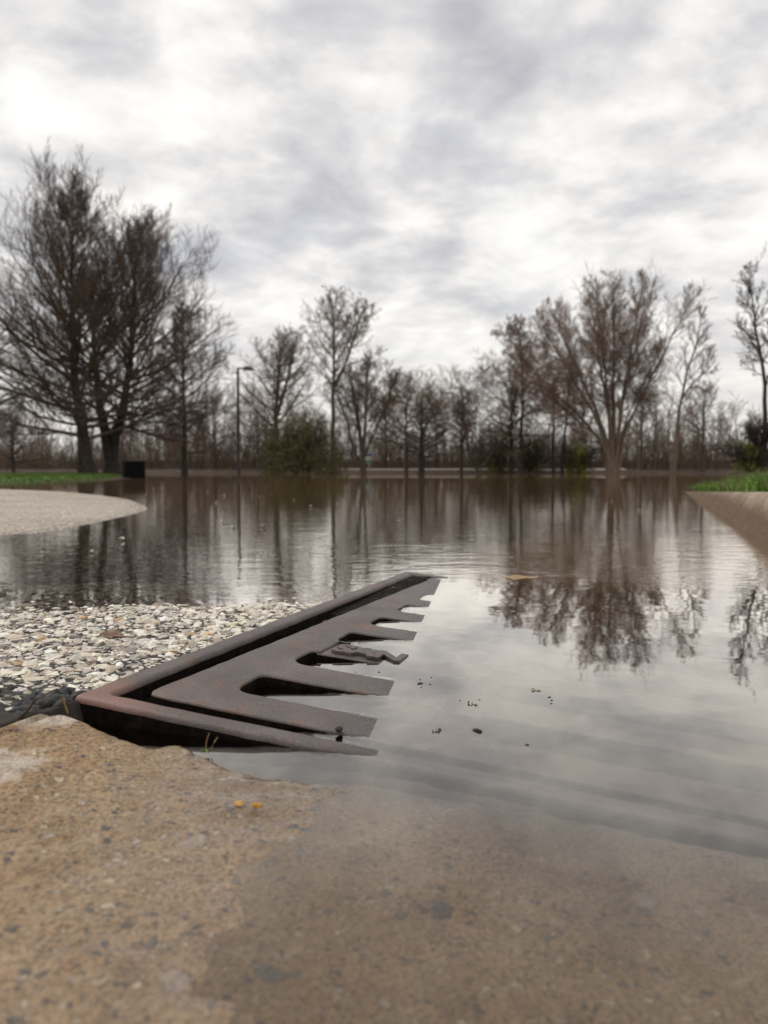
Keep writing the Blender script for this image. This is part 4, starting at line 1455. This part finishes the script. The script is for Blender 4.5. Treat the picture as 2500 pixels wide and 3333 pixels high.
make_tree('bare_tree', (far(2190, D), D, ZB),
          [([(0, 0), (.15, 2.4), (.35, 4.8), (.75, 6.6), (1.35, 8.2), (1.6, 9.9)], .15, .022, dict(n=14, t0=.35, ang=(55, 42, 26), len=(1.6, 1.9, 1.7, 1.3, .6), up=(.4, .6), big=1)),
           ([(.35, 4.6), (.9, 5.5), (1.7, 6.3), (2.1, 7.6)], .07, .02, dict(n=9, t0=.3, ang=(55, 42, 26), len=(1.2, 1.3, 1.2, .9, .5), up=(.4, .6), flare=0))],
          L3(6, 5, 4, tw=.010), 122, M_BARK_TAN, M_TWIG_TAN, 'thin bare tree leaning right with sparse upper branches, right of the big tan one')
spreading(2085, 56, 6.6, 2.0, 123, 'small grey bare tree half hidden behind the leaning thin one', n=18)
spreading(2285, 55, 6.4, 1.8, 124, 'slender upright bare tree left of the one at the right border', n=18, t0=.3)
D = 40.0
make_tree('bare_tree', (far(2485, D), D, .10),
          [([(0, 0), (.0, 2.2), (-.02, 4.6), (-.5, 6.4), (-.72, 8.2), (-1.0, hgt(900, D))], .17, .02, dict(n=16, t0=.45, ang=(60, 45, 26), len=(1.7, 1.9, 1.6, 1.2, .5), up=(.3, .6), big=1)),
           ([(0, 4.4), (.4, 5.4), (.6, 7.4), (.9, 9.2)], .12, .02, dict(n=16, t0=.15, ang=(65, 48, 28), len=(1.8, 2.0, 1.7, 1.2, .5), up=(.3, .6), flare=0))],
          L3(8, 6, 4, tw=.009), 125, M_BARK_DARK, M_BARK_DARK, 'dark bare tree at the right border with a forked top')
# small trees far left, under the big crowns
spreading(45, 44, 3.4, 2.2, 126, 'small far tree under the left branches, near the left border', M_BARK_DARK, tr=.12)
spreading(700, 58, 5.2, 2.4, 127, 'far bare tree just left of the street lamp', n=18)
spreading(840, 57, 5.6, 2.2, 128, 'far bare tree right of the street lamp, behind the thick-trunked one', n=18)
spreading(1255, 60, 6.0, 2.2, 129, 'pale far tree in the gap right of the low-forking one', n=18)
spreading(1420, 59, 6.2, 2.4, 130, 'far bare tree seen between the squat one and the wide flat-topped one', n=18)


# ---- shrubs in leaf
def shrub(name, px, D, W2, H_, z0, col, n, seed, label, leaf=.05, droop=0.0, base=.1):
    r = np.random.default_rng(seed)
    x0 = far(px, D)
    root = empty(name, (x0, D, z0))
    tag(root, label, 'shrub')
    ns = 26
    a = r.uniform(0, 6.28, ns)
    P = np.stack([x0 + .15 * np.cos(a), D + .15 * np.sin(a), np.full(ns, z0)], 1)
    Dr = np.stack([np.cos(a) * r.uniform(.1, .9, ns), np.sin(a) * r.uniform(.1, .9, ns), np.full(ns, 1.0)], 1)
    nodes, rad = polylines(P, Dr, r.uniform(.6, .95, ns) * H_, np.full(ns, .03), 6, .1, .3, r)
    sets = [(nodes, rad, 5)]
    sets += crown_from((nodes, rad, np.full(ns, H_ * .8)), r, {'levels': [(9, .15, (25, 60), .5, .1 - droop, .3), (7, .1, (25, 60), .5, .0 - droop, .3)], 'twig': .008})
    V, Fc = tubes(sets)
    link('stems', np_mesh('stems', V, Fc), M_BARK_DARK, root)
    # leaves: small faces in clumps over the dome
    nc = n // 40
    th, ph = r.uniform(0, 6.28, nc), np.arccos(r.uniform(-.1, 1, nc))
    rad_ = r.uniform(.25, 1.0, nc) ** .5 * (1 + .10 * r.normal(size=nc))
    C_ = np.stack([x0 + W2 * rad_ * np.sin(ph) * np.cos(th), D + W2 * rad_ * np.sin(ph) * np.sin(th), z0 + base * H_ + (1 - base) * H_ * rad_ * np.cos(ph)], 1)
    shade_ = r.uniform(.6, 1.25, nc)
    Pl = np.repeat(C_, 40, 0) + r.normal(0, 1, (nc * 40, 3)) * np.array([.16, .16, .15]) * (H_ / 3)
    Pl[:, 2] = np.maximum(Pl[:, 2], z0 + .02)
    q = unit(r.normal(size=(len(Pl), 3)))
    s = perp(q, r)
    u_ = np.cross(q, s)
    sz = r.uniform(.5, 1.2, (len(Pl), 1)) * leaf
    V = np.stack([Pl - s * sz, Pl + u_ * sz * .5, Pl + s * sz, Pl - u_ * sz * .5], 1).reshape(-1, 3)
    F = np.arange(len(V)).reshape(-1, 4)
    me = np_mesh('leaves', V, F, False)
    cc = np.array(col) * np.repeat(shade_, 40)[:, None] * r.uniform(.8, 1.2, (len(Pl), 1))
    set_attr(me, 'col', np.repeat(cc, 4, 0))
    link('leaves', me, M_LEAF, root)


shrub('leafy_bush', 985, 42, 2.25, 3.65, ZB, (.135, .118, .048), 20000, 201, 'broad olive green bush in thin leaf at the foot of the slender forked tree', .05)
shrub('willow_shrub', 1625, 55, 1.0, 4.0, -.2, (.27, .25, .045), 3000, 202, 'yellow-green willow in new leaf left of the slim dark trunk', .05, .2)
shrub('willow_shrub', 1725, 56, 1.0, 3.9, -.2, (.29, .27, .05), 3000, 203, 'yellow-green willow in new leaf just right of the slim dark trunk', .05, .2)
shrub('willow_shrub', 1875, 52, .85, 2.9, ZB, (.38, .38, .065), 3600, 204, 'brightest yellow-green willow, close left of the big tan tree', .05, .2)
shrub('leafy_bush', 2440, 38, .7, 1.9, .1, (.22, .25, .05), 2200, 205, 'small green bush beside the dark trunk at the right border', .045)
shrub('russet_bush', 2470, 37, .35, 1.5, 1.3, (.16, .055, .030), 700, 206, 'small rust-coloured bush top against the dark trunk at the right border', .04)

# ---- far woods that read as one mass
r = np.random.default_rng(77)
sets = []
n = 330
px = np.concatenate([r.uniform(-350, 2800, 200), r.uniform(1900, 2800, 60), r.uniform(350, 1000, 70)])
D_ = r.uniform(60, 100, n)
x = (px - 1250) / FPX * D_
hh = (hgt(1335, D_) - .2) * r.uniform(.55, 1.25, n)
hh = np.where((px > 1240) & (px < 1420), hh * .55, hh)
P = np.stack([x, D_, z_ground(x, D_) - .1], 1)
Dr = np.stack([r.normal(0, .08, n), r.normal(0, .08, n), np.ones(n)], 1)
nodes, rad = polylines(P, Dr, hh, r.uniform(.03, .09, n), 7, .2, .14, r, .2)
sets.append((nodes, rad, 5))
Pc, Dc, Lc, Rc, _ = children(nodes, rad, hh, 12, .22, .98, (28, 62), .40, r, .6, .5)
n1, r1 = polylines(Pc, Dc, Lc, np.maximum(Rc, .018), 4, .4, .3, r, .3)
sets.append((n1, r1, 3))
Pc, Dc, Lc, Rc, _ = children(n1, r1, Lc, 7, .1, .98, (25, 60), .5, r, .5, .5)
n2, r2 = polylines(Pc, Dc, Lc, np.maximum(Rc, .013), 3, .3, .3, r, .4)
sets.append((n2, r2, 3))
# brushwood along the shore
n = 7000
px = r.uniform(-400, 2850, n)
D_ = r.uniform(57, 84, n)
x = (px - 1250) / FPX * D_
P = np.stack([x, D_, z_ground(x, D_) - .05], 1)
Dr = np.stack([r.normal(0, .35, n), r.normal(0, .3, n), np.ones(n)], 1)
hb = r.uniform(.6, 3.4, n) * (.7 + .6 * (fbm(x * .12, D_ * .12, 71, 3) + .5))
nodes, rad = polylines(P, Dr, hb, np.full(n, .016), 3, .1, .3, r, .5)
sets.append((nodes, rad, 3))
Pc, Dc, Lc, Rc, _ = children(nodes, rad, hb, 6, .15, .98, (25, 60), .5, r, .5, .6)
n1, r1 = polylines(Pc, Dc, Lc, np.full(len(Lc), .012), 2, .2, .3, r, .5)
sets.append((n1, r1, 3))
V, Fc = tubes(sets)
tag(link('far_woods', np_mesh('far_woods', V, Fc), M_WOODS), label='brown bare woods and brush along the far shore', kind='stuff')
